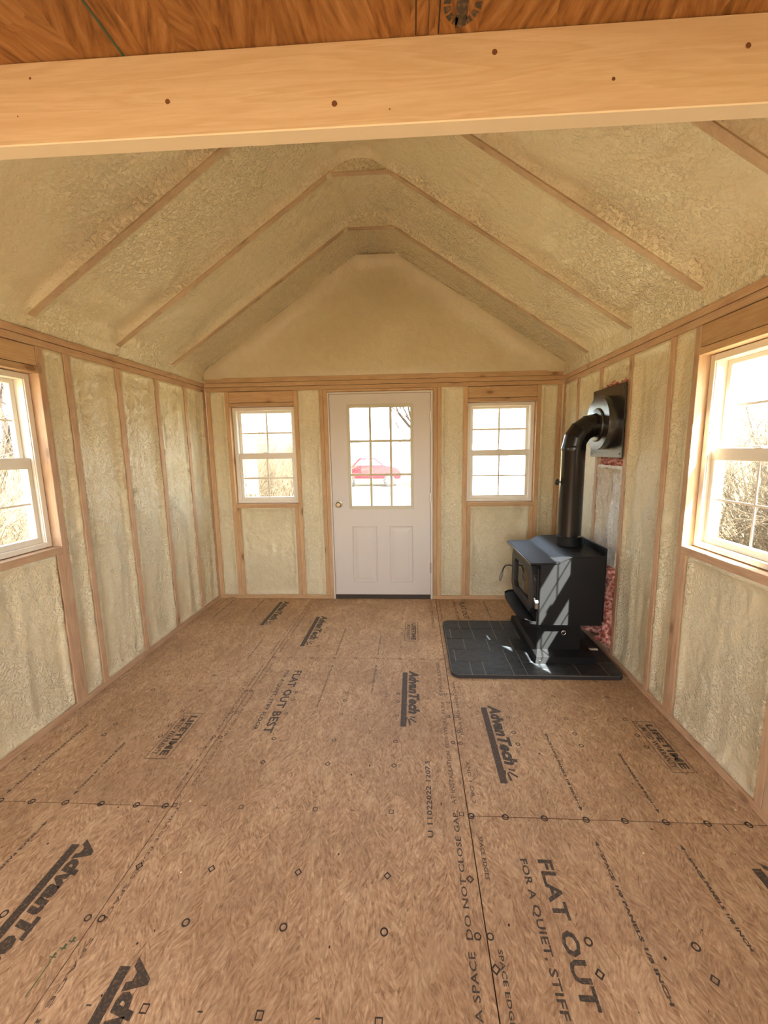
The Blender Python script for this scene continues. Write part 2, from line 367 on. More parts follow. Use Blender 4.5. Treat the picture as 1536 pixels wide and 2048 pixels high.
# left wall
window_framing('left', wl, *LW, PINE, STUD)
for c in (.840, 1.242, 1.644, 2.038): stud('left', wl, c-.019, c+.019)
stud('left', wl, YB-.040, YB-.002)
edges = [(.688, .821), (.859, 1.223), (1.261, 1.625), (1.663, 2.019), (2.057, 2.339)]
for a, b in edges: sd += 1; foam('left', a, b, .038, ZP, wl, sd, lump=.75 if b-a < .2 else 1.1)
sd += 1; foam('left', LW[0]+.038, LW[1]-.038, .038, WZ0-.039, wl, sd, lump=.8)
for c in (-.40, -.80, -1.2, -1.6, -2.0+1.0): pass
prev = .010
for c in (-.38, -.78, -1.18, -1.58):
    stud('left', wl, c-.019, c+.019); sd += 1; foam('left', c+.019, prev, .038, ZP, wl, sd); prev = c-.019
window_framing('left', wl, -2.5, -1.9, PINE, STUD)
sd += 1; foam('left', -1.862, prev, .038, ZP, wl, sd)
sd += 1; foam('left', -2.462, -1.938, .038, WZ0-.039, wl, sd)
sd += 1; foam('left', YR, -2.538, .038, ZP, wl, sd, step=.03)
# right wall
window_framing('right', wr, *RW, PINE, STUD)
for c in (.842, 1.250, 1.655, 2.062): stud('right', wr, c-.019, c+.019)
stud('right', wr, YB-.040, YB-.002)
for a, b in [(.670, .823), (.861, 1.231), (2.081, 2.339)]: sd += 1; foam('right', a, b, .038, ZP, wr, sd, lump=.9)
sd += 1; foam('right', 1.674, 2.043, .038, ZP, wr, sd, lump=.5)
# bay behind the stove: foam above the plate, paler rough foam below, pink batts between
sd += 1; foam('right', 1.269, 1.636, 1.84, ZP, wr, sd, rec=.004)
sd += 1; foam('right', 1.269, 1.636, .62, 1.30, wr, sd, rec=.030, lump=2.6, m=FOAM_P)
sd += 1; foam('right', 1.269, 1.636, .038, .30, wr, sd, rec=.055, step=.03)
sd += 1; foam('right', 1.269, 1.636, 1.29, 1.85, wr, sd, rec=.05, step=.03)
sd += 1; foam('right', 1.269, 1.636, .30, .63, wr, sd, rec=.055, step=.03)
sd += 1; foam('right', RW[0]+.038, RW[1]-.038, .038, WZ0-.039, wr, sd, lump=.8)
prev = -.008
for c in (-.40, -.80, -1.2, -1.6, -2.0, -2.4, -2.8, -3.2):
    stud('right', wr, c-.019, c+.019); sd += 1; foam('right', c+.019, prev, .038, ZP, wr, sd, step=.02 if c > -1 else .04); prev = c-.019
sd += 1; foam('right', YR, prev, .038, ZP, wr, sd, step=.04)
# back wall
window_framing('back', wb, *BW1, PINE, PINE); window_framing('back', wb, *BW2, PINE, PINE)
stud('back', wb, XL+.001, XL+.038, m=PINE); stud('back', wb, 2.280, 2.316, m=PINE)
for a in (.148, .186): stud('back', wb, a, a+.037, m=PINE, d0=0 if a < .16 else .003)
for a in (1.182, 1.220): stud('back', wb, a, a+.037, m=PINE, d0=0 if a > 1.2 else .003)
for a, b, k in [(XL+.038, BW1[0]-.038, .6), (BW1[1]+.038, .148, .8), (1.257, BW2[0]-.038, .8), (BW2[1]+.038, 2.280, .6)]:
    sd += 1; foam('back', a, b, .038, ZP, wb, sd, lump=k*.7)
sd += 1; foam('back', BW1[0]+.038, BW1[1]-.038, .038, WZ0-.039, wb, sd, lump=.8)
sd += 1; foam('back', BW2[0]+.038, BW2[1]-.038, .038, WZ0-.039, wb, sd, lump=.8)
sd += 1; foam('back', 2.316, XR+.02, .038, ZP, wb, sd, step=.02)
wbox('header', 'back', .223, 1.181, .004, .089, 1.957, ZP-.001, PINE, wb)
wbox('nailer_board', 'back', XL+.002, XR-.002, .004, .06, ZT+.0035, 2.098, PINE, wb)
for c in (-.6, 1.9): wbox('stud', 'front', c, c+.04, 0, .089, .038, ZP, STUD, wf)
wbox('foam_panel', 'front', XL, -.25, .02, .088, .04, ZP, FOAM_W, wf); wbox('foam_panel', 'front', -.25, 1.65, .02, .088, .04, .85, FOAM_W, wf); wbox('foam_panel', 'front', 1.65, XR, .02, .088, .04, ZP, FOAM_W, wf)
wbox('foam_panel', 'front', XL, XR, .02, .088, ZT, 3.1, FOAM_W, wf)

# ------------------------------------------------------------------ roof: rafters, ridge ties, spray foam bays
zl = lambda x: 2.092+.6605*(x+.908)
zr = lambda x: 2.105+.636*(2.329-x)
XA, XB, ZF = .527, .875, 3.036
RY = [1.845, 1.235, .622, .012, -.60, -1.21, -1.82, -2.43, -3.04]
ceil_v, n = [], 0
roof = link('ceiling', boxes_me('ceiling', [(XL-.2, XR+.2, YB+.09, YB+.12, 3.35, 3.36)]), SHEATH); 
# sheathing skin above the foam
sk = [(XL-.14, 2.25), (.708, 3.37), (XR+.14, 2.25), (XR+.14, 2.215), (.708, 3.33), (XL-.14, 2.215)]
me = prism('ceiling', sk, YR-.3, YB+.3); D.objects.remove(roof); roof = link('ceiling', me, SHEATH); tag(roof, kind='structure')
def rafter(y, left=True):
    if left: prof = [(XL+.012, zl(XL+.012)), (XA, zl(XA)), (XA, zl(XA)+.13), (XL-.02, zl(XL-.02)+.11)]
    else: prof = [(XR-.012, zr(XR-.012)), (XB, zr(XB)), (XB, zr(XB)+.13), (XR+.02, zr(XR+.02)+.11)]
    # build with its grain axis local: rotate so the long axis is x
    me = prism('rafter', prof, -.019, .019, bev=0)
    return link('rafter', me, RAFT['x'], roof, (0, y, 0))
for y in RY:
    rafter(y, True); rafter(y, False)
    tie = link('ridge_tie', prism('ridge_tie', [(XA-.03, zl(XA)-.019), (XA+.002, ZF), (XB-.002, ZF), (XB+.03, zr(XB)-.018), (XB+.03, ZF+.06), (.76, ZF+.15), (.64, ZF+.15), (XA-.03, ZF+.06)], -.0165, .0165), FOAM_R, roof, (0, y, 0))
    link('ridge_tie_edge', prism('ridge_tie_edge', [(XA+.004, ZF-.002), (XB-.004, ZF-.002), (XB-.004, ZF+.004), (XA+.004, ZF+.004)], -.0185, .017), RAFT['x'], tie, (0, y, 0))
def section(s):
    """foam underside along the section: s 0..1 from left eave over the ridge to right eave -> (x, z, nx, nz)"""
    pass
pl = []
x = XL-.012
pl.append((XL-.004, ZT+.001))
pl.append((XL+.012, ZT+.014))
NS = 96
for k in range(NS+1): xx = XL+.03+(XA-XL-.03-.05)*k/NS; pl.append((xx, zl(xx)))
for k in range(1, 24):
    a = k/24; x0, x1 = XA-.05, XB+.05; xx = x0+(x1-x0)*a
    zz = (1-a)*zl(x0)+a*zr(x1)+.10*math.sin(math.pi*a)**.8; pl.append((xx, min(zz, zl(xx), zr(xx))))
for k in range(NS+1): xx = XB+.05+(XR-.03-XB-.05)*k/NS; pl.append((xx, zr(xx)))
pl.append((XR-.012, ZT+.016)); pl.append((XR+.004, ZT+.001))
def foam_bay(y0, y1, seed, mtl, step=.014, gable=False):
    ny = max(6, int((y1-y0)/step)); v, fc = [], []; npf = len(pl)
    for j in range(ny+1):
        y = y0-.002+(y1-y0+.004)*j/ny; e = max(0, y-y0, 0) if gable else max(0, min(y-y0, y1-y)); 
        if gable: e = max(0, y-y0)
        for i, (x, z) in enumerate(pl):
            nx = .551 if x < XA else (-.537 if x > XB else 0); nz_ = .83 if nx else 1.0
            ax = min(x-XL, XR-x); end = min(1, max(0, ax/.10)); q = seed*5.3
            ef = max(0, y1-y) if not gable else 9
            inr = (1-math.exp(-max(0, y-y0)/.045))*(1-math.exp(-ef/(.013+.010*abs(nz3((x, seed, 0), 5)))))
            dep = .004+.042*inr*end
            p = (x*1.0+q, y, z)
            side = 2.4 if x > .7 else 1.1
            rough = max(0, min(1, (nz3((x+q, y*.6, z), 1.6)+.35)*1.3))
            dep += inr*(.010*nz3(p, 3)+side*rough*(.006*nz3((x+q, y*.45, z), 16)+.0032*nz3(p, 34)+.002*nz3(p, 62)))
            if i < 2 or i >= npf-2: dep = .004*nz3(p, 18)
            zz = z+nz_*dep; xx = x-nx*dep
            if gable:
                g = max(0, 1-(y1-y)/.16); zz -= .085*g*g*min(1, ax/.15)
            v.append((xx, y, zz))
    for j in range(ny):
        for i in range(npf-1): a = j*npf+i; fc.append([a, a+npf, a+npf+1, a+1])
    return link('foam_panel', pydata('foam_panel', v, fc), mtl, roof, smooth=True)
foam_bay(1.864, YB+.02, 1, FOAM_R, gable=True)
prev = 1.826
for k, y in enumerate(RY[1:], 2):
    foam_bay(y+.019, prev, k, FOAM_R, .014 if y > -.1 else .04); prev = y-.019
foam_bay(YR, prev, 20, FOAM_R, .05)
# gable infill: smooth foam in a soft-edged triangle above the back plate
def gable():
    v, fc = [], []; nx_, nz_ = 120, 46; 
    for j in range(nz_+1):
        for i in range(nx_+1):
            x = XL+(XR-XL)*i/nx_; top = min(zl(x), zr(x), ZF)+.03; zb = 2.085+.008*nz3((x, 0, 3), 7)
            z = zb+(max(top, zb+.004)-zb)*j/nz_
            e = max(0, top-z); y = YB+.012-.075*math.exp(-e/.085)+.006*nz3((x*2.2, z*.5, 1), 2)+.002*nz3((x, z, 5), 14)
            y += .012*math.exp(-(z-zb)/.02)
            if j == 0: y = YB+.02
            v.append((x, y, z))
    for j in range(nz_):
        for i in range(nx_): a = j*(nx_+1)+i; fc.append([a, a+1, a+nx_+2, a+nx_+1])
    return link('foam_panel', pydata('foam_panel', v, fc), FOAM_G, wb, smooth=True)
gable()
for y in RY:      # foam packed over and below each rafter end
    v, fc = [], []
    for j, dy in enumerate((-.021, 0, .021)):
        for i in range(14): 
            x, z = pl[i]; v.append((x, dy, z+(.006 if i > 1 else .003)))
    for j in range(2):
        for i in range(13): a = j*14+i; fc.append([a, a+1, a+15, a+14])
    n1 = len(v)
    for j, dy in enumerate((-.021, 0, .021)):
        for i in range(14): 
            x, z = pl[-1-i]; v.append((x, dy, z+(.006 if i > 1 else .003)))
    for j in range(2):
        for i in range(13): a = n1+j*14+i; fc.append([a, a+14, a+15, a+1])
    link('foam_plug', pydata('foam_plug', v, fc), FOAM_R, roof, (0, y, 0), smooth=True)

# ------------------------------------------------------------------ floor: strand board panels
fl = link('floor', boxes_me('floor', [(XL-.1, XR+.1, YR-.1, YB+.11, -.06, -.019)]), SUBF); tag(fl, kind='structure')
G_ = .0016
panels = []
for (x0, x1, cuts) in ((XL-.085, 0, [YB+.085, 0, -2.42, YR]), (0, SEAM, [YB+.085, 1.226, -1.20, YR]), (SEAM, XR+.085, [YB+.085, 0, -2.42, YR])):
    for a, b in zip(cuts, cuts[1:]):
        p = box('strand_board_panel', x0+G_, x1-G_, b+G_, a-G_, -.018, 0, OSB_F, fl, .0012); panels.append((x0, x1, b, a, p))

# --- printing on the panels
_cache = {}
def text_geo(body, bold=0.0, shear=0.0):
    k = (body, bold, shear)
    if k in _cache: return _cache[k]
    cu = D.curves.new('lettering', 'FONT'); cu.body = body; cu.size = 1; cu.offset = bold; cu.shear = shear; cu.resolution_u = 2; cu.fill_mode = 'BOTH'
    cu.space_character = 1.05
    ob = D.objects.new('lettering', cu); C.objects.link(ob)
    bpy.context.view_layer.update(); dg = bpy.context.evaluated_depsgraph_get()
    me = ob.evaluated_get(dg).to_mesh(); v = [tuple(q.co) for q in me.vertices]; fc = [list(q.vertices) for q in me.polygons]
    ob.evaluated_get(dg).to_mesh_clear(); D.objects.remove(ob); D.curves.remove(cu)
    x0 = min(q[0] for q in v); x1 = max(q[0] for q in v); y0 = min(q[1] for q in v); y1 = max(q[1] for q in v)
    _cache[k] = ([((q[0]-x0)/(x1-x0), (q[1]-y0)/(y1-y0)) for q in v], fc); return _cache[k]
PR = {}
def pr_add(key, v, fc):
    L = PR.setdefault(key, ([], [])); n = len(L[0]); L[0].extend(v); L[1].extend([[n+i for i in q] for q in fc])
def owner(x, y):
    for k, (x0, x1, b, a, p) in enumerate(panels):
        if x0 <= x < x1 and b <= y < a: return k
    return 0
def text(body, xb, xt, y0, y1, mt='ink', bold=0.0, shear=0.0):
    """xb baseline side, xt top side, reading from y0 to y1 (floor is read lying along the boards)"""
    g, fc = text_geo(body, bold, shear)
    pr_add((owner((xb+xt)/2, (y0+y1)/2), mt), [(xb+(xt-xb)*b, y0+(y1-y0)*a, .0006) for a, b in g], fc)
def quad(x0, x1, y0, y1, mt='ink', z=.0005):
    k = owner((x0+x1)/2, (y0+y1)/2); 
    pr_add((k, mt), [(x0, y0, z), (x1, y0, z), (x1, y1, z), (x0, y1, z)], [[0, 1, 2, 3]])
def poly(pts, mt='ink'): pr_add((owner(*pts[0]), mt), [(a, b, .0006) for a, b in pts], [list(range(len(pts)))])
def ring(x, y, R, w=.0028, n=20, sq=False, rot=0, mt='ring'):
    R *= 1.08; w *= 1.35
    if sq: n = 4
    v = []; 
    for k in range(n):
        th = 2*math.pi*k/n+rot; s = 1.414 if sq else 1
        v += [(x+math.cos(th)*R*s, y+math.sin(th)*R*s, .0006), (x+math.cos(th)*(R-w)*s, y+math.sin(th)*(R-w)*s, .0006)]
    pr_add((owner(x, y), mt), v, [[2*k, 2*((k+1) % n), 2*((k+1) % n)+1, 2*k+1] for k in range(n)])
def brand(xb, y0, L=.53):
    """slanted brand word over a solid bar, with the burst of strokes after it"""
    quad(xb, xb+.031, y0, y0-L)
    text('AdvanTech', xb+.040, xb+.104, y0+.022, y0-L*.80, bold=.060, shear=.22)
    for k, (a, b, c2, d2) in enumerate(((.845, .052, .86, .078), (.875, .050, .93, .082), (.885, .044, .97, .050), (.86, .036, .93, .024))):
        dx, dy = d2-b, -(c2-a)*L; n_ = math.hypot(dx, dy); px, py = -dy/n_*.004, dx/n_*.004
        poly([(xb+b-px, y0-a*L-py), (xb+b+px, y0-a*L+py), (xb+d2+px*1.4, y0-c2*L+py*1.4), (xb+d2-px*1.4, y0-c2*L-py*1.4)])
brand(.923, 1.050); brand(1.366, .694); brand(2.140, -.172); brand(-.275, -.176); brand(.163, -.523); brand(-.287, 2.285); brand(.151, 1.935, .54)
def slogan(x, y0):
    text('FLAT OUT BEST', x, x+.050, y0, y0-.607, bold=.032); text('FOR A QUIET, STIFF FLOOR', x-.064, x-.036, y0, y0-.585, bold=.022)
    text('TM', x, x+.010, y0-.61, y0-.622, 'ink')
slogan(.213, 1.053); slogan(1.423, -.168); slogan(1.421, 2.306)
def lifetime(x0, x1, y0, y1):
    t_ = .003
    quad(x0, x0+t_, y0, y1); quad(x1-t_, x1, y0, y1); quad(x0+t_, x1-t_, y0, y0-t_*1.2); quad(x0+t_, x1-t_, y1+t_*1.2, y1)
    w = x1-x0; L = y0-y1
    text('LIFETIME', x0+w*.50, x0+w*.84, y0-L*.07, y1+L*.07, bold=.045); text('LIMITED WARRANTY', x0+w*.14, x0+w*.40, y0-L*.08, y1+L*.08, bold=.02)
lifetime(2.137, 2.243, .600, .250); lifetime(-.284, -.172, .597, .253); lifetime(.925, 1.030, 1.835, 1.490)
def arrow(x, y, s):   # small arrow head pointing towards s along y
    poly([(x+.006, y), (x+.014, y-s*.020), (x-.002, y-s*.020)] if s > 0 else [(x-.002, y+.020), (x+.014, y+.020), (x+.006, y)])
    quad(x+.0045, x+.0075, y-s*.02, y-s*.045) if s > 0 else quad(x+.0045, x+.0075, y+.02, y+.045)
def spacer(x, y0, y1, body, a0=False, a1=False, mt='ink'):
    if a0: arrow(x, y0, 1); y0 -= .05
    if a1: arrow(x, y1, -1); y1 += .05
    text(body, x, x+.012, y0, y1, mt, bold=.05)
LONGT = 'SPACE LONG PANELS 1/8 INCH'; SHORTT = 'SPACE PANELS 1/8 INCH'
spacer(1.652, .488, .036, LONGT, a1=True); spacer(1.950, .358, .036, SHORTT, a1=True)
spacer(1.652, -.088, -.545, 'SPACE 1/8 PANELS 1/8 INCH', a0=True); spacer(1.950, -.092, -.415, SHORTT, a0=True)
spacer(.442, 1.131, .676, LONGT, a0=True, mt='faded'); spacer(.737, 1.138, .81, SHORTT, a0=True, mt='faded')
spacer(.438, 1.708, 1.265, LONGT, a1=True, mt='faded'); spacer(.736, 1.58, 1.272, SHORTT, a1=True, mt='faded')
spacer(-.755, .483, .035, LONGT, a1=True); spacer(-.458, .357, .038, SHORTT, a1=True)
spacer(-.755, -.09, -.54, LONGT, a0=True); spacer(-.460, -.086, -.41, SHORTT, a0=True)
spacer(-.765, 2.33, 1.92, LONGT); spacer(-.468, 2.34, 2.035, SHORTT); spacer(1.648, 2.33, 1.937, LONGT)
spacer(-.172, 1.507, 1.205, SHORTT, mt='faded')
# running text along the panel edges
for y0, y1, b_ in ((2.30, 1.98, 'THIS SIDE UP'), (1.95, 1.55, 'STORAGE AND HANDLING'), (1.50, 1.30, 'TOUCH SEAM'), (1.15, .90, 'SPACE EDGE'), (.80, .42, 'SPACE EDGES 1/8'), (.38, .10, 'DO NOT CLOSE'), (.02, -.42, 'STORAGE EDGES SPACE'), (-.46, -.80, 'SPACE EDGES')):
    text(b_, .026, .038, y0, y1, 'faded', bold=.02)
for y0, y1, b_ in ((1.90, 1.55, 'NOT CLOSE GAP'), (1.48, 1.27, 'SPACE'), (1.16, .86, 'THIS SIDE DOWN'), (.80, .45, 'SPACE EDGE'), (.40, .08, 'EDGES')):
    text(b_, -.032, -.020, y0, y1, 'faded', bold=.02)
for y0, y1, b_, mt in ((.05, .74, 'AT INSTALLATION. BETA VYBORG1 PATRA', 'faded'), (-.42, .02, 'DO NOT CLOSE GAP.', 'ink'), (-.82, -.45, 'TORAGE AS A SPACE', 'ink'), (.80, 1.18, 'SPACE EDGE', 'faded'), (1.72, 2.33, 'STORAGE EDGES DO NOT', 'faded')):
    text(b_, 1.166, 1.146, y0, y1, mt, bold=.012)
for y0, y1, b_, mt in ((.946, .46, 'SPACE EDGES AND ENDS', 'faded'), (.287, .056, 'AND 1 OR 2', 'faded'), (-.088, -.245, 'SPACE EDGES', 'ink'), (-.44, -.62, 'SPACE EDGES', 'ink'), (-.64, -.86, 'DO NOT', 'ink'), (2.37, 1.90, 'EDGE AND ENDS SPACE', 'faded')):
    text(b_, 1.232, 1.246, y0, y1, mt, bold=.02)
text('U 11022022 1207.S', 1.066, 1.044, -.100, .285, bold=.02)
for a, b in ((2.166, .052), (2.201, .048)):
    poly([(a-.003, -.006), (a+.003, -.006), (a+.001, -.006-b)])
for x, y in ((-.022, -.472), (-.034, -.49), (-.046, -.512)):
    poly([(x-.004, y+.012), (x+.004, y+.01), (x-.002, y-.012)], 'green'); quad(x-.012, x+.008, y-.001, y+.002, 'green')
poly([(-.046, -.52), (-.043, -.52), (-.043, -.60), (-.046, -.60)], 'green')
# nailing marks: rings, squares, diamonds and ticks on a regular grid
def ticks(x, y): quad(x-.008, x+.006, y-.0015, y+.002)
for xs in ([-.60, -.30], [.290, .595, .902], [1.50, 1.803, 2.109]):
    for x in xs:
        for y in (1.715, 1.63, 1.40) if x > 0 and x < 1.2 else (1.8, 1.4): ring(x, y, .0085, .0025, 14)
        for y in (.983, .813): 
            if not (.2 < x < 1.2 and y > .9): ring(x, y, .010, .003)
        if .2 < x < 1.2: ring(x, .736, .010, .003)
        ring(x, .492, .0105, .003) if not (.2 < x < 1.2) else None
        ring(x, .408, .0105, .0032); ring(x, -.410, .0115, .0036); ring(x, -.99, .0115, .0036)
        ring(x, .25, .0095, .003, sq=True, rot=0) if .2 < x < 1.2 else None
        ring(x, -.245 if .2 < x < 1.2 else -.486, .0092, .003, sq=True, rot=0)
        ring(x, .611, .0088, .0022, sq=True, rot=math.pi/4); ring(x, -.608, .0095, .0024, sq=True, rot=math.pi/4)
        if .2 < x < 1.2: ring(x, .006, .0088, .0022, sq=True, rot=math.pi/4)
        ring(x, 2.02, .006, .002, 10); ring(x, 1.90, .006, .002, 10)
    for x in (xs[0]-.15, xs[0]+.15, xs[-1]-.155):
        ticks(x, .610); ticks(x, -.608)
        if .2 < xs[0] < 1.2: ticks(x, .006)
for x, y in ((1.18, .006), (1.18, .61), (1.222, .61), (.012, .004), (.012, .61), (-.018, .61)): ring(x, y, .0088, .0022, sq=True, rot=math.pi/4)
for x, y in ((1.18, -.245), (1.218, -.487), (.030, -.245)): ring(x, y, .0092, .003, sq=True)
for x, y in ((1.18, -.41), (1.217, -.409), (1.18, .815), (1.22, .815), (1.19, .735), (.012, .815), (-.02, .815), (.012, .41), (-.022, .41), (1.222, .49), (1.185, .41), (1.222, .405), (.02, -.41), (-.024, -.41)): ring(x, y, .010, .003)
for x in (1.217, 1.35, 1.50, 1.659, 1.805, 1.958, 2.112, 2.263): ring(x, -.002, .0125, .0034); ring(x+.002, .002, .008, .0016)
for x in (-.74, -.601, -.454, -.30, -.148, -.026): ring(x, 0, .0125, .0034); ring(x+.002, .002, .008, .0016)
for x in (.012, .131, .283, .443, .592, .744, .898, 1.058, 1.19): ring(x, 1.226, .0105, .003)
RINGI = mat('nail_mark_ink', srgb(58, 44, 34), .6)
INKS = {'ink': INK, 'ring': RINGI, 'faded': INKL, 'green': GREENI}
for (k, mt), (v, fc) in PR.items():
    p = panels[k][4]; o = link('printed_lettering', pydata('printed_lettering', v, fc), INKS[mt], p, (0, 0, 0))
# nail heads and specks
v, fc = [], []
for k in range(150):
    x = random.uniform(XL+.05, XR-.05); y = random.uniform(-1.1, 2.3); R = random.uniform(.0014, .0034); n0 = len(v)
    for j in range(6): th = j*math.pi/3+k; v.append((x+R*math.cos(th)*random.uniform(.6, 1.5), y+R*1.6*math.sin(th)*random.uniform(.6, 1.5), .0004))
    fc.append(list(range(n0, n0+6)))
o = link('dirt_specks', pydata('dirt_specks', v, fc), SUBF, fl); tag(o, kind='stuff')
v, fc = [], []

# ------------------------------------------------------------------ loft
BY = -.540
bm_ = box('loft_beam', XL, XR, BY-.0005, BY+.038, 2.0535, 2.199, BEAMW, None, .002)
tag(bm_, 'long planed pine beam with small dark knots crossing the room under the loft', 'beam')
UND = mat('pale_beam_wood', srgb(222, 208, 180), .7); bm_.data.materials.append(UND)
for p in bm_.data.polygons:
    if p.normal.z < -.5: p.material_index = 1  # bottom face of the beam takes the paler wood colour
KN = mat('knot_brown', srgb(104, 62, 34), .6)
for x, z, a in ((.244, 2.170, .003), (.208, 2.105, .0018), (.520, 2.115, .0058), (.851, 2.094, .0068), (1.156, 2.163, .0062), (1.376, 2.107, .0042), (1.612, 2.147, .0062), (.958, 2.079, .002), (-.3, 2.12, .005), (1.98, 2.13, .005)):
    for R, c2, e in ((a*.8, KN, .0005),):
        kk = [(R*math.cos(t_*math.pi/8)*(1+.12*math.sin(t_*3)), R*math.sin(t_*math.pi/8)) for t_ in range(16)]
        if c2 is KN or a > .004: link('knot', pydata('knot', [(p, -e, q) for p, q in kk], [list(range(16))[::-1]]), (KN if c2 is KN else mat('knot_halo', srgb(178, 124, 70), .6)), bm_, (x, BY-.0008, z))
lf = E('loft_floor', (0, 0, 2.2), kind='structure')
for a, b in ((XL, .436), (.4395, 1.0315), (1.0325, XR)):
    box('strand_board_panel', a, b, YR, BY+.038, 2.2, 2.218, OSB_C, lf, .001)
box('edge_seal', .4355, .4400, YR, BY+.03, 2.1995, 2.202, GREEN, lf, 0)
for x in (1.009, 1.051): box('printed_line', x-.0012, x+.0012, YR, BY, 2.1994, 2.2004, SUBF, lf, 0)
for y in (-1.15, -1.76, -2.37, -2.98): box('joist', XL, XR, y-.019, y+.019, 2.0535, 2.1985, PINE, lf)
v, fc = [], []
def up_poly(pts): n0 = len(v); v.extend([(a, b, 2.1992) for a, b in pts]); fc.append(list(range(n0, n0+len(pts))))
cx, cy = 1.091, -.592
for k in range(14):
    if k in (3, 10): continue
    a0, a1 = k*2*math.pi/14, (k+.72)*2*math.pi/14
    up_poly([(cx+.034*math.cos(a0), cy+.040*math.sin(a0)), (cx+.034*math.cos(a1), cy+.040*math.sin(a1)), (cx+.022*math.cos(a1), cy+.027*math.sin(a1)), (cx+.022*math.cos(a0), cy+.027*math.sin(a0))])
up_poly([(cx-.012, cy-.028), (cx+.010, cy-.028), (cx+.010, cy+.040), (cx-.010, cy+.044)]); up_poly([(cx-.016, cy-.04), (cx+.014, cy-.04), (cx+.014, cy-.03), (cx-.016, cy-.03)])
link('printed_stamp', pydata('printed_stamp', v, fc), INK, lf)

# ------------------------------------------------------------------ windows
def window(n, W, u0, u1):
    c = (u0+u1)/2; h = (u1-u0)/2-.003; z0, z1 = WZ0+.003, WZ1-.003
    w = E('window_%d' % n, MAPS[W](c, .1, z0), kind='structure')
    P = lambda name, a, b, d0, d1, za, zb, m=VINYL, par=None, bev=.0015: wbox(name, W, c+a, c+b, d0, d1, za, zb, m, par or w, bev)
    for s in (-1, 1): P('side_frame', *sorted((s*h, s*(h-.030))), .052, .145, z0, z1); P('track', *sorted((s*(h-.030), s*(h-.034))), .058, .064, z0+.03, z1-.03)
    P('head_frame', -h+.030, h-.030, .052, .145, z1-.030, z1); P('sill_frame', -h+.030, h-.030, .052, .145, z0, z0+.026)
    for nm, zb, zt, d0, gz0, gz1, zm in (('lower_sash', z0+.026, 1.416, .074, .997, 1.360, 1.178), ('upper_sash', 1.372, z1-.030, .108, 1.417, 1.788, 1.604)):
        s = E(nm, MAPS[W](c, d0, zb), w); hi = h-.034; g = .240
        P('rail', -hi, hi, d0, d0+.030, zb, gz0, par=s); P('rail', -hi, hi, d0, d0+.030, gz1, zt, par=s)
        P('stile', -hi, -g, d0, d0+.030, gz0, gz1, par=s); P('stile', g, hi, d0, d0+.030, gz0, gz1, par=s)
        P('pane', -g, g, d0+.013, d0+.0145, gz0, gz1, GLASS, s, 0)
        mw = .0075 if W == 'back' else .005
        P('muntin', -mw, mw, d0+.0100, d0+.0126, gz0, gz1, par=s, bev=0)
        P('muntin', -g, g, d0+.0098, d0+.0124, zm-mw, zm+mw, par=s, bev=0)
    P('sash_lock', -.022, .022, .066, .104, 1.4165, 1.424)
    return w
window(1, 'left', *LW); window(2, 'right', *RW); window(3, 'back', *BW1); window(4, 'back', *BW2); window(5, 'left', -2.5, -1.9)  # the last one, left rear, is out of view and added for fill light

# ------------------------------------------------------------------ door
dr = E('door_1', (.70, YB, 0), kind='structure')
B = lambda name, u0, u1, d0, d1, z0, z1, m=DOORW, par=None, bev=.0015: wbox(name, 'back', u0, u1, d0, d1, z0, z1, m, par or dr, bev)
B('jamb', .224, .238, -.004, .115, .001, 1.952); B('jamb', 1.160, 1.180, -.004, .115, .001, 1.952); B('jamb', .238, 1.160, -.004, .115, 1.936, 1.952)
B('threshold', .238, 1.160, .004, .115, .001, .040, THR)
S0, S1, T0, T1 = .2400, 1.1575, .043, 1.934; LX0, LX1, LZ0, LZ1 = .421, .979, .910, 1.814; dd0 = .010
B('door_stop', .238, .250, .0525, .09, .04, 1.936); B('door_stop', 1.148, 1.160, .0525, .09, .04, 1.936); B('door_stop', .25, 1.148, .0525, .09, 1.924, 1.936)
sb = E('door_slab', (.7, YB+.01, 0), dr)
def panel_face():
    bm = bmesh.new()
    L = [(S0, LX0, T0, T1), (LX1, S1, T0, T1), (LX0, LX1, LZ1, T1), (LX0, LX1, T0, LZ0)]
    me = boxes_me('slab', [(a, b, 0, .042, c2, d2) for a, b, c2, d2 in L]); return link('slab', me, DOORW, dr, (0, YB+dd0, 0))
slab = panel_face()
D.objects.remove(sb)
for a, b in ((.424, .650), (.778, .990)):
    z0, z1 = .172, .712
    # embossed panel: a sunk moulding round a raised field
    prof = [(0, 0), (.010, .0045), (.020, .0045), (.034, .0005), (.046, -.0015)]
    v, fc = [], []
    for (ins, dep) in prof:
        for (x, z) in ((a+ins, z0+ins), (b-ins, z0+ins), (b-ins, z1-ins), (a+ins, z1-ins)): v.append((x, YB+dd0-.0052+dep, z))
    for i in range(len(prof)-1):
        for k in range(4): fc.append([i*4+k, i*4+(k+1) % 4, (i+1)*4+(k+1) % 4, (i+1)*4+k])
    n0 = (len(prof)-1)*4; fc.append([n0, n0+1, n0+2, n0+3])
    # skirt back to the slab
    for (x, z) in ((a-.006, z0-.006), (b+.006, z0-.006), (b+.006, z1+.006), (a-.006, z1+.006)): v.append((x, YB+dd0-.0002, z))
    m0 = len(v)-4
    for k in range(4): fc.append([m0+k, m0+(k+1) % 4, (k+1) % 4, k])
    link('raised_panel', pydata('raised_panel', v, fc), DOORW, dr)
LF = mat('lite_frame_plastic', srgb(196, 188, 162), .5)
for a, b, c2, d2 in ((.397, .424, .882, 1.841), (.976, 1.002, .882, 1.841), (.424, .976, 1.810, 1.841), (.424, .976, .882, .912)): B('lite_frame', a, b, .002, .012, c2, d2, LF)
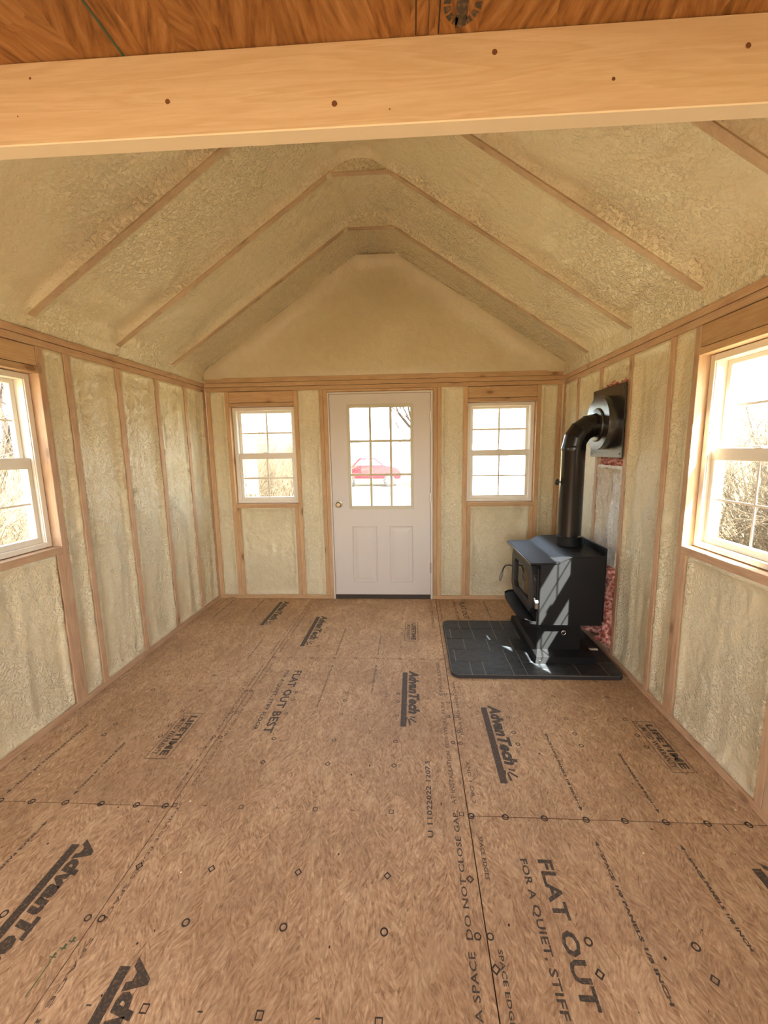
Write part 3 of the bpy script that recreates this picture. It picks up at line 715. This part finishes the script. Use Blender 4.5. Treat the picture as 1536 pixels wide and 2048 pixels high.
for x in (.609, .797): B('muntin', x-.011, x+.011, .006, .022, .912, 1.810, LF)
for z in (1.203, 1.511): B('muntin', .424, .976, .005, .021, z-.011, z+.011, LF)
B('pane', LX0, LX1, .026, .029, LZ0, LZ1, GLASS, bev=0)
for z in (1.72, .985, .31): B('hinge', 1.1545, 1.1665, -.008, .004, z-.05, z+.05, STEELP)
kb = link('door_knob', lathe('door_knob', [(0, -.062), (.018, -.061), (.026, -.052), (.027, -.044), (.020, -.034), (.011, -.028), (.011, -.008), (.030, -.006), (.032, 0), (0, 0)], 24, 'y'), BRASS, dr, (.300, YB+dd0, .928)); sharp(kb.data)
B('strike_plate', .2385, .2415, -.0045, .02, .905, .950, STEELP)

# ------------------------------------------------------------------ hearth pad
HX0, HX1, HY0, HY1, HZ = 1.236, 2.300, .992, 1.822, .028
hp = E('hearth_pad', ((HX0+HX1)/2, (HY0+HY1)/2, 0), label='black slate-tiled hearth pad with rounded corners on the floor under the wood stove', cat='hearth pad')
def rrect(x0, x1, y0, y1, R, n=6):
    o = []
    for cx, cy, a0 in ((x1-R, y1-R, 0), (x0+R, y1-R, 90), (x0+R, y0+R, 180), (x1-R, y0+R, 270)):
        for k in range(n+1): th = math.radians(a0+90*k/n); o.append((cx+R*math.cos(th), cy+R*math.sin(th)))
    return o
link('pad_base', prism('pad_base', rrect(HX0, HX1, HY0, HY1, .055), .0015, HZ-.003, 'z'), GROUT, hp)
tb = prism('pad_rim', rrect(HX0-.003, HX1+.003, HY0-.003, HY1+.003, .057), .001, HZ-.0045, 'z'); link('pad_rim', tb, PADB, hp)
rows = [(HY0, 1.0, None)]
def tile(x0, x1, y0, y1):
    g = .0028; x0 = max(x0, HX0-.001); x1 = min(x1, HX1+.001)
    if x1-x0 < .02: return
    x0 += g; x1 -= g; y0 += g; y1 -= g
    # clip at the rounded pad corners
    R = .052; pts = [(x0, y0), (x1, y0), (x1, y1), (x0, y1)]; out = []
    for k, (px, py) in enumerate(pts):
        for cx, cy, sx, sy in ((HX0+R, HY0+R, -1, -1), (HX1-R, HY0+R, 1, -1), (HX1-R, HY1-R, 1, 1), (HX0+R, HY1-R, -1, 1)):
            if (px-cx)*sx > R*.6 and (py-cy)*sy > R*.6:
                a0 = math.atan2(sy, sx); seq = [a0-.7, a0-.35, a0, a0+.35, a0+.7]
                Rr = R-.002
                pp = [(cx+Rr*math.cos(t_), cy+Rr*math.sin(t_)) for t_ in seq]
                pp = [(min(max(a, x0), x1), min(max(b, y0), y1)) for a, b in pp]
                out += pp; break
        else: out.append((px, py))
    cx, cy = (x0+x1)/2, (y0+y1)/2
    link('slate_tile', prism('slate_tile', [(a-cx, b-cy) for a, b in out], -.002, random.uniform(.0005, .0022), 'z'), SLATE, hp, (cx, cy, HZ-.002))
Rws = [(1.661, HY1, [HX0, 1.358, 1.443, 1.612, 1.697, 1.87, 1.955, 2.13, 2.215, HX1]),
       (1.489, 1.661, [HX0, 1.277, 1.447, 1.611, 1.78, 1.95, 2.12, HX1]),
       (1.320, 1.489, [HX0, 1.361, 1.531, 1.70, 1.87, 2.04, 2.21, HX1]),
       (1.154, 1.320, [HX0, 1.277, 1.620, 1.707, 1.95, 2.12, HX1]),
       (HY0, 1.154, [HX0, 1.363, 1.447, 1.623, 1.707, 2.034, 2.205, HX1])]
for y0, y1, xs in Rws:
    for a, b in zip(xs, xs[1:]):
        if y0 == HY0 and a in (1.447, 1.707): tile(a, b, y0, 1.062); tile(a, b, 1.062, y1)
        else: tile(a, b, y0, y1)

# ------------------------------------------------------------------ wood stove
st = E('wood_stove', (2.0, 1.48, HZ), label='black steel pedestal wood stove with step top and glass door standing on the slate pad', cat='wood stove')
YS0, YS1, SX0, SX1 = 1.150, 1.810, 1.806, 2.208
me = prism('firebox', [(SX0, .284), (SX1, .284), (SX1, .738), (2.01, .738), (1.955, .725), (1.905, .698), (SX0, .698)], YS0, YS1, 'y', .004)
fb = link('firebox', me, BLACK, st)
me = prism('top_plate', [(1.742, .697), (1.748, .704), (1.905, .7065), (1.925, .712), (1.955, .730), (1.985, .742), (2.015, .7465), (2.212, .7485), (2.214, .742), (2.012, .7395), (1.983, .734), (1.957, .7215), (1.925, .7025), (1.905, .6985), (1.744, .6945)], YS0-.006, YS1+.006, 'y')
tp = link('top_plate', me, BLACK, st); sharp(tp.data, 25)
box('top_lip', 1.738, 1.746, YS0-.006, YS1+.006, .688, .702, PLATEB, st, .002)
box('rear_shield', 2.214, 2.226, YS0+.02, YS1-.02, .30, .790, BLACK, st, .003)
# door: arched octagonal casting with a glass, hinges, latch handle
DY0, DY1, DZ0, DZ1 = 1.205, 1.755, .335, .668
oct_ = lambda y0, y1, z0, z1, c1, c2: [(y0+c1, z0), (y1-c1, z0), (y1, z0+c1), (y1, z1-c2), (y1-c2*.5, z1-c2*.15), (y1-c2, z1), (y0+c2, z1), (y0+c2*.5, z1-c2*.15), (y0, z1-c2), (y0, z0+c1)]
def ringprism(outer, inner, x0, x1, name):
    n_ = len(outer); v = [(x0, a, b) for a, b in outer]+[(x0, a, b) for a, b in inner]+[(x1, a, b) for a, b in outer]+[(x1, a, b) for a, b in inner]; fc = []
    for i in range(n_):
        j = (i+1) % n_; fc += [[i, j, n_+j, n_+i], [2*n_+i, 3*n_+i, 3*n_+j, 2*n_+j], [i, 2*n_+i, 2*n_+j, j], [n_+i, n_+j, 3*n_+j, 3*n_+i]]
    me = pydata(name, v, fc); bm = bmesh.new(); bm.from_mesh(me); bmesh.ops.recalc_face_normals(bm, faces=bm.faces); bm.to_mesh(me); bm.free(); return me
sdoor = link('stove_door', ringprism(oct_(DY0, DY1, DZ0, DZ1, .05, .06), oct_(1.285, 1.675, .385, .605, .03, .035), 1.772, 1.8055, 'stove_door'), CAST, st)
link('door_glass', prism('door_glass', oct_(1.286, 1.674, .386, .604, .03, .035), 1.788, 1.800, 'x'), DGLASS, sdoor)
for z in (.43, .57):
    hg = link('door_hinge', tube('door_hinge', [(1.792, DY0-.014, z-.028), (1.792, DY0-.014, z+.028)], .011, 14), CAST, sdoor, smooth=True)
box('hinge_rod', 1.797, 1.805, 1.166, 1.176, .30, .66, CAST, st, .002)
hb = [(1.780, 1.735, .515), (1.752, 1.748, .520), (1.725, 1.765, .512), (1.712, 1.778, .485), (1.705, 1.785, .455)]
hd = link('door_handle', tube('door_handle', hb, .0058, 10), CAST, sdoor, smooth=True)
pts = []; 
a_, b_ = Vector((1.706, 1.785, .458)), Vector((1.690, 1.800, .375)); ax = (b_-a_).normalized(); e1 = ax.orthogonal().normalized(); e2 = ax.cross(e1)
for k in range(97): t_ = k/96; pts.append(a_+(b_-a_)*t_+(e1*math.cos(t_*9*2*math.pi)+e2*math.sin(t_*9*2*math.pi))*(.007+.006*math.sin(t_*math.pi)))
link('coil_grip', tube('coil_grip', pts, .0024, 6), CHROME, hd, smooth=True)
la = link('door_latch', prism('door_latch', [(1.150, .395), (1.178, .388), (1.186, .40), (1.170, .412), (1.182, .43), (1.160, .452), (1.150, .44)], 1.782, 1.800, 'x', .002), CHROME, sdoor)
# ash lip: curved shelf in front of the door
lip = [(1.808, 1.165), (1.760, 1.175), (1.722, 1.215), (1.704, 1.30), (1.700, 1.48), (1.704, 1.66), (1.722, 1.745), (1.760, 1.785), (1.808, 1.795)]
al = link('ash_lip', prism('ash_lip', lip, .284, .292, 'z'), BLACK, st); 
v, fc = [], []
for k, (x, y) in enumerate(lip): 
    xo = x-.004; v += [(x, y, .284), (xo, y, .305), (x+.05*(1-.2), 1.48+(y-1.48)*.9, .245)]
for k in range(len(lip)-1):
    a = 3*k; fc += [[a, a+3, a+4, a+1], [a, a+2, a+5, a+3]]
link('lip_edge', pydata('lip_edge', v, fc), BLACK, al)
# pedestal and base
pd = link('pedestal', prism('pedestal', [(1.818, .085), (2.100, .085), (2.100, .2835), (1.818, .2835)], 1.205, 1.755, 'y', .004), BLACK, st)
x0, x1, y0, y1 = 1.792, 2.185, 1.132, 1.828
v = [(x0, y0, HZ+.001), (x1, y0, HZ+.001), (x1, y1, HZ+.001), (x0, y1, HZ+.001), (x0+.006, y0+.004, HZ+.044), (x1, y0+.004, HZ+.044), (x1, y1-.004, HZ+.044), (x0+.006, y1-.004, HZ+.044), (1.822, 1.207, .094), (2.098, 1.207, .094), (2.098, 1.753, .094), (1.822, 1.753, .094)]
fc = [[3, 2, 1, 0]]+[[a, (a+1) % 4, 4+(a+1) % 4, 4+a] for a in range(4)]+[[4+a, 4+(a+1) % 4, 8+(a+1) % 4, 8+a] for a in range(4)]+[[8, 9, 10, 11]]
link('base_skirt', pydata('base_skirt', v, fc), BLACK, st)
an = link('air_control', tube('air_control', [(1.981, 1.205, .228), (1.981, 1.180, .228)], .006, 12), CHROME, st, smooth=True)
link('ring_pull', tube('ring_pull', [(1.981+.013*math.cos(t_*math.pi/8), 1.180, .222+.015*math.sin(t_*math.pi/8)) for t_ in range(17)], .0035, 8), CHROME, an, smooth=True)
link('screw', lathe('screw', [(0, -.003), (.004, -.002), (.004, 0)], 10, 'y'), CHROME, st, (1.806+.014, 1.134, .052))
# ------------------------------------------------------------------ stovepipe
PX, PY = 2.098, 1.480
sp = E('stovepipe', (PX, PY, .749), label='black round stovepipe rising from the stove and elbowing into the right wall', cat='stovepipe')
o = link('flue_collar', lathe('flue_collar', [(.083, .749), (.086, .749), (.086, .812), (.080, .814)], 40, center=(0, 0, -.749)), BLACK, sp, (PX, PY, .749)); sharp(o.data)
o = link('pipe_section', lathe('pipe_section', [(.0775, .800), (.0775, 1.40), (.0785, 1.402), (.0785, 1.436), (.0775, 1.438)], 48, center=(0, 0, -.8)), PIPEB, sp, (PX, PY, .8)); sharp(o.data)
# gored elbow
BC = Vector((PX+.145, 0, 1.430)); Rb = .145
for k in range(4):
    a0, a1 = math.radians(180-22.5*k), math.radians(180-22.5*(k+1)); v = []; fc = []; seg = 40
    for a in (a0, a1):
        cc = BC+Vector((math.cos(a)*Rb, 0, math.sin(a)*Rb)); rad = Vector((math.cos(a), 0, math.sin(a)))
        for j in range(seg):
            th = 2*math.pi*j/seg; rr = .0785 if k % 2 else .0772
            v.append(Vector((0, PY, 0))+cc+rad*math.cos(th)*rr*1.0+Vector((0, 1, 0))*math.sin(th)*rr)
    for j in range(seg): fc.append([j, (j+1) % seg, seg+(j+1) % seg, seg+j])
    o = link('elbow_gore', pydata('elbow_gore', v, fc), PIPEB, sp, smooth=True)
    if k < 3:
        cc = BC+Vector((math.cos(a1)*Rb, 0, math.sin(a1)*Rb)); rad = Vector((math.cos(a1), 0, math.sin(a1))); 
        link('elbow_seam', tube('elbow_seam', [Vector((0, PY, 0))+cc+rad*math.cos(t_*math.pi/18)*.0785+Vector((0, math.sin(t_*math.pi/18)*.0785, 0)) for t_ in range(37)], .0018, 6), PIPEB, sp, smooth=True)
o = link('pipe_section', lathe('pipe_section', [(.0775, 0), (.0775, .085)], 40, 'x'), PIPEB, sp, (PX+.145, PY, 1.575)); sharp(o.data)
o = link('trim_ring', lathe('trim_ring', [(.079, -.004), (.105, -.002), (.112, .004), (.112, .008), (.079, .008)], 48, 'x'), PLATEB, sp, (2.236, PY, 1.575)); sharp(o.data)
dm = link('damper_handle', tube('damper_handle', [(PX-.077, PY, 1.191), (PX-.105, PY, 1.191)], .004, 8), CAST, sp, smooth=True)
pts = []
for k in range(73): t_ = k/72; th = t_*5*2*math.pi; pts.append((PX-.094-.012*t_, PY+.017*math.cos(th), 1.191+.021*math.sin(th)))
link('coil_grip', tube('coil_grip', pts, .0026, 6), CAST, dm, smooth=True)
link('rivet_strip', boxes_me('rivet_strip', [(PX+.028, PX+.062, PY-.0785, PY-.0765+.004, .815, .824)]), CHROME, sp)
# thimble plate with round collar on the wall
tp = E('wall_thimble', (XR, PY, 1.59), label='black square wall plate with a round collar where the stovepipe meets the wall', cat='wall thimble')
o = box('wall_plate', XR-.020, XR-.014, 1.250, 1.712, 1.358, 1.822, PLATEB, tp, .001)
o = link('round_collar', lathe('round_collar', [(.100, -.084), (.1785, -.084), (.179, -.083), (.179, -.021)], 64, 'x'), PLATEB, tp, (XR, PY, 1.588)); sharp(o.data)
for y, z in ((1.275, 1.383), (1.687, 1.383), (1.275, 1.797), (1.687, 1.797)): link('screw', lathe('screw', [(0, -.003), (.005, -.002), (.006, 0)], 10, 'x'), CAST, tp, (XR-.0205, y, z))
box('spacer_block', XR-.0135, XR-.0003, 1.262, 1.700, 1.60, 1.64, CAST, tp, 0)

# ------------------------------------------------------------------ pink insulation
def batt(y0, y1, z0, z1, label, thick=.035, seed=1):
    nu, nv = int((y1-y0)/.010), int((z1-z0)/.010); v, fc = [], []; c = Vector((XR, (y0+y1)/2, (z0+z1)/2))
    for j in range(nv+1):
        for i in range(nu+1):
            y = y0+(y1-y0)*i/nu; z = z0+(z1-z0)*j/nv; e = min(i, nu-i, j, nv-j)/3
            jag = .014*nz3((y, z, seed), 22)
            x = XR+.030-thick*min(1, e)*(.75+.55*nz3((y, z, seed), 14)+.5*nz3((y, z, seed+4), 34))
            v.append(Vector((x, y+(jag if i in (0, nu) else 0), z+(jag*1.5 if j in (0, nv) else 0)))-c)
    for j in range(nv):
        for i in range(nu): a = j*(nu+1)+i; fc.append([a, a+1, a+nu+2, a+nu+1])
    o = link('insulation_batt', pydata('insulation_batt', v, fc), PINK, None, c, smooth=True); return tag(o, label, 'insulation')
batt(1.272, 1.634, 1.812, 1.880, 'pink fibreglass tuft poking out along the top edge of the black wall plate', seed=3)
batt(1.272, 1.634, 1.288, 1.370, 'pink fibreglass tuft hanging below the black wall plate', seed=8)
batt(1.272, 1.634, .045, .640, 'tall pink fibreglass batt stuffed in the wall bay behind the wood stove', .075, seed=12)
s_ = box('pale_strip', 2.205, 2.276, 1.322, 1.344, HZ+.001, HZ+.008, CRUMB, None, .001); tag(s_, 'short pale strip lying on the slate pad behind the stove pedestal', 'pale_strip')  # thin pale box on the pad behind the pedestal
# crumbs of foam
for k, (x, y) in enumerate(((1.702, .505), (1.237, .457), (.800, 1.225), (1.13, .805), (-.735, .718), (-.64, .607), (-.80, .25), (-.70, .14), (.067, .024), (2.076, .782), (2.198, .712), (1.805, -.133), (.191, -.262), (1.22, 1.66), (2.26, .06), (1.9, .3))):
    bm = bmesh.new(); bmesh.ops.create_icosphere(bm, subdivisions=1, radius=.0038)
    for q in bm.verts: q.co *= random.uniform(.6, 1.4); q.co.z *= .55
    me = D.meshes.new('foam_crumb'); bm.to_mesh(me); bm.free()
    o = link('foam_crumb', me, CRUMB, None, (x, y, .0025)); tag(o, 'tiny white crumb of foam lying on the strand board floor', 'crumb', 'foam crumbs scattered on the floor')

# ------------------------------------------------------------------ outside
GZ = -.50
g = link('ground', pydata('ground', [(-60, -40, GZ), (60, -40, GZ), (60, 80, GZ), (-60, 80, GZ)], [[0, 1, 2, 3]]), STRAW); tag(g, kind='structure')
sup = link('trim_1', boxes_me('trim_1', [(XL-.1, XR+.1, YR-.1, YB+.11, GZ, -.061)]), SHEATH); tag(sup, kind='structure')
def twig_mesh(seed, h, spread, stems, depth, r0, bend=.5):
    rnd = random.Random(seed); v, fc = [], []
    def seg(a, b, ra, rb):
        d = (b-a).normalized(); e1 = d.orthogonal().normalized(); e2 = d.cross(e1); n0 = len(v)
        for p, R in ((a, ra), (b, rb)):
            for k in range(3): th = k*2.0944; v.append(p+(e1*math.cos(th)+e2*math.sin(th))*R)
        for k in range(3): fc.append([n0+k, n0+(k+1) % 3, n0+3+(k+1) % 3, n0+3+k])
    def grow(p, d, L, R, lv):
        n_ = 3
        for k in range(n_):
            d = (d+Vector((rnd.gauss(0, .22), rnd.gauss(0, .22), rnd.gauss(0, .15)))*bend).normalized(); q = p+d*L/n_
            seg(p, q, R, R*.8); p = q; R *= .8
            if lv > 0:
                for _ in range(2 if lv > 1 else rnd.choice((1, 2))):
                    dd = (d+Vector((rnd.uniform(-1, 1), rnd.uniform(-1, 1), rnd.uniform(-.4, .9)))*.9).normalized(); grow(p, dd, L*rnd.uniform(.45, .7), R*.62, lv-1)
    for _ in range(stems):
        a = rnd.uniform(0, 6.28); b = rnd.uniform(0, spread)
        grow(Vector((math.cos(a)*b, math.sin(a)*b, 0)), Vector((rnd.uniform(-.5, .5), rnd.uniform(-.5, .5), 1)).normalized(), h*rnd.uniform(.5, 1)*.55, r0, depth)
    return pydata('twigs', v, fc)
SM = [twig_mesh(k, 2.8, 1.0, 16, 3, .013, .8) for k in (1, 2, 3)]
TM = [twig_mesh(k+9, 7.5, .05, 1, 4, .11, .6) for k in (1, 2)]
for q in SM: q.materials.append(TWIG)
for q in TM: q.materials.append(BARK)
def plant(kind, k, x, y, s, label, group=None, rot=0):
    o = link('bare_shrub' if kind == 's' else 'bare_tree', (SM if kind == 's' else TM)[k], None, None, (x, y, GZ)); o.scale = (s, s, s); o.rotation_euler.z = rot
    return tag(o, label, 'shrub' if kind == 's' else 'tree', group)
def thicket(spots, label):
    v, fc = [], []
    for i, (x, y, sc) in enumerate(spots):
        me = SM[i % 3]; M = Matrix.Translation((x, y, GZ)) @ Matrix.Rotation(i*1.3, 4, 'Z') @ Matrix.Scale(sc, 4); n0 = len(v)
        v += [M @ q.co for q in me.vertices]; fc += [[n0+k for k in q.vertices] for q in me.polygons]
    o = link('brush_thicket', pydata('brush_thicket', v, fc), TWIG); tag(o, label, 'brush', kind='stuff')
thicket([(4.7, -.6, 1.15), (5.2, .7, 1.3), (5.0, 1.9, 1.2), (4.4, 1.2, .9), (5.9, 3.1, 1.4), (6.9, 1.6, 1.6), (6.6, -.2, 1.5), (7.2, 4.6, 1.7), (8.4, 2.8, 1.8), (5.6, 4.6, 1.2), (5.0, 3.0, 1.0), (6.2, 2.4, 1.3), (9.5, 4.5, 2), (8.8, 1.2, 1.9), (9.8, 6.6, 2.1), (7.6, 6.4, 1.7), (11.5, 6, 2.3), (11, 3, 2.2), (12.5, 8.5, 2.4), (4.6, 2.4, 1.0), (7.6, 3.4, 1.6)], 'tangled leafless brush outside the right-hand wall window')
thicket([(-4.2, 1.2, 1.1), (-4.9, 2.2, 1.3), (-4.6, .2, 1.2), (-5.6, 3.4, 1.5), (-6.2, 1.6, 1.6), (-6.8, 4.6, 1.6), (-5.2, 4.9, 1.2), (-3.8, 2.4, .9), (-5.4, 1.0, 1.3), (-8.2, 3.6, 1.8), (-8.0, 6.0, 1.9), (-9.5, 5, 2), (-10, 8, 2.2), (-7.4, 7.2, 1.8), (-5.2, 3.0, 1.2), (-11.5, 6.5, 2.3)], 'tangled leafless brush outside the left-hand wall window')
thicket([(-2.9, 7.4, 1.1), (-4.3, 7.2, 1.3), (-1.9, 8.6, 1.15), (-3.4, 9.4, 1.4), (-5.6, 8.8, 1.6), (-2.4, 10.8, 1.5), (-4.6, 11.2, 1.7), (-3.6, 8.2, 1.2), (-2.6, 9.2, 1.2), (-3.2, 12.5, 1.7), (-5.5, 13.5, 1.9), (-7, 11, 1.9), (-4, 15, 2), (-2.4, 7.9, 1.0)], 'tangled leafless brush beyond the porch post, left of the red car')
plant('t', 0, 5.6, 2.3, 1.0, 'bare forked tree in the thicket outside the right-hand wall window')
plant('t', 1, -3.2, 15.5, 1.3, 'bare tree seen through the upper left panes of the door', rot=2)
plant('t', 0, 2.4, 14.2, 1.1, 'bare tree seen through the upper right panes of the door', rot=4)
plant('t', 1, -6.5, 5.0, 1.1, 'bare tree outside the left-hand wall window', rot=1)
plant('t', 1, 14.2, 27.0, 1.6, 'bare tree beside the pale house beyond the window right of the door', rot=.5)
# evergreen behind the house
bm = bmesh.new(); rnd = random.Random(4)
for k in range(1500):
    th = rnd.uniform(0, 6.28); ph = math.acos(rnd.uniform(-1, 1)); R = 2.0*rnd.uniform(.55, 1)**.5; c = Vector((R*math.sin(ph)*math.cos(th), R*math.sin(ph)*math.sin(th), R*math.cos(ph)*1.2+3.8))
    q = [bm.verts.new(c+Vector((rnd.uniform(-.13, .13), rnd.uniform(-.13, .13), rnd.uniform(-.13, .13)))) for _ in range(3)]; bm.faces.new(q)
me = D.meshes.new('foliage'); bm.to_mesh(me); bm.free()
tr_ = E('leafy_tree', (9.2, 24.5, GZ), label='olive leafy tree behind the roof of the pale house outside', cat='tree')
link('foliage', me, LEAF, tr_, (9.2, 24.5, GZ)); link('trunk', tube('trunk', [(0, 0, 0), (.1, 0, 1.8), (0, .1, 3.6)], [.2, .15, .08], 8), BARK, tr_, (9.2, 24.5, GZ))
# porch post and railing left of the door
pp = E('porch_railing', (-1.06, 3.95, GZ), label='tan porch post with a white railing outside the window left of the door', cat='porch')
box('post', -1.185, -1.065, 3.86, 3.98, GZ, 2.55, PORCH, pp, .004); box('hand_rail', -1.30, -1.02, 3.70, 3.84, .895, .985, VINYL, pp, .003)
box('bottom_rail', -1.30, -1.02, 3.74, 3.80, .30, .36, VINYL, pp, .003)
for x in (-1.275, -1.205, -1.135, -1.065): box('baluster', x-.012, x+.012, 3.76, 3.785, .36, .895, VINYL, pp, 0)
# red car
cr = E('car', (-1.3, 21, GZ), label='low red car parked on the grass seen through the middle panes of the door', cat='car')
body = [(-1.9, .35), (-1.95, .75), (-1.6, .95), (-1.15, 1.0), (-.65, 1.42), (.35, 1.44), (1.0, 1.02), (1.85, .88), (2.1, .6), (2.05, .32)]
body = [(-a*.8, b) for a, b in body][::-1]; 
body = [(a*-1, b) for a, b in body][::-1]
o = link('body', prism('body', body, -.75, .75, 'y', .03), RED, cr, (-1.3, 21, GZ+.1))
o = link('side_window', prism('side_window', [(-.80, 1.02), (-.45, 1.34), (.24, 1.36), (.68, 1.04)], -.775, -.74, 'y'), CARG, cr, (-1.3, 21, GZ+.1))
for x in (-1.05, 1.05):
    o = link('wheel', lathe('wheel', [(0, -.11), (.2, -.11), (.30, -.09), (.32, 0), (.30, .09), (0, .1)], 24, 'y'), TYRE, cr, (-1.3+x, 20.28, GZ+.32)); sharp(o.data)
    link('hub_cap', lathe('hub_cap', [(0, -.125), (.15, -.12), (.17, -.11)], 20, 'y'), CHROME, o, (-1.3+x, 20.28, GZ+.32))
# pale house
ho = E('house', (6.0, 19.0, GZ), label='pale single-storey house with a shallow roof beyond the window right of the door', cat='house')
box('wall', 2.9, 9.2, 16.9, 22, GZ, 2.55, SIDING, ho, .01)
link('roof', prism('roof', [(16.3, 2.50), (19.4, 4.05), (22.5, 2.50), (22.5, 2.40), (19.4, 3.93), (16.3, 2.40)], 2.5, 9.6, 'x'), ROOFM, ho)
for x in (7.6, 8.5):
    wv = box('window', x, x+.7, 16.86, 16.9, .9, 1.9, HOUSEG, ho, 0); box('window_trim', x-.06, x+.76, 16.85, 16.89, 1.9, 1.98, VINYL, wv, 0)
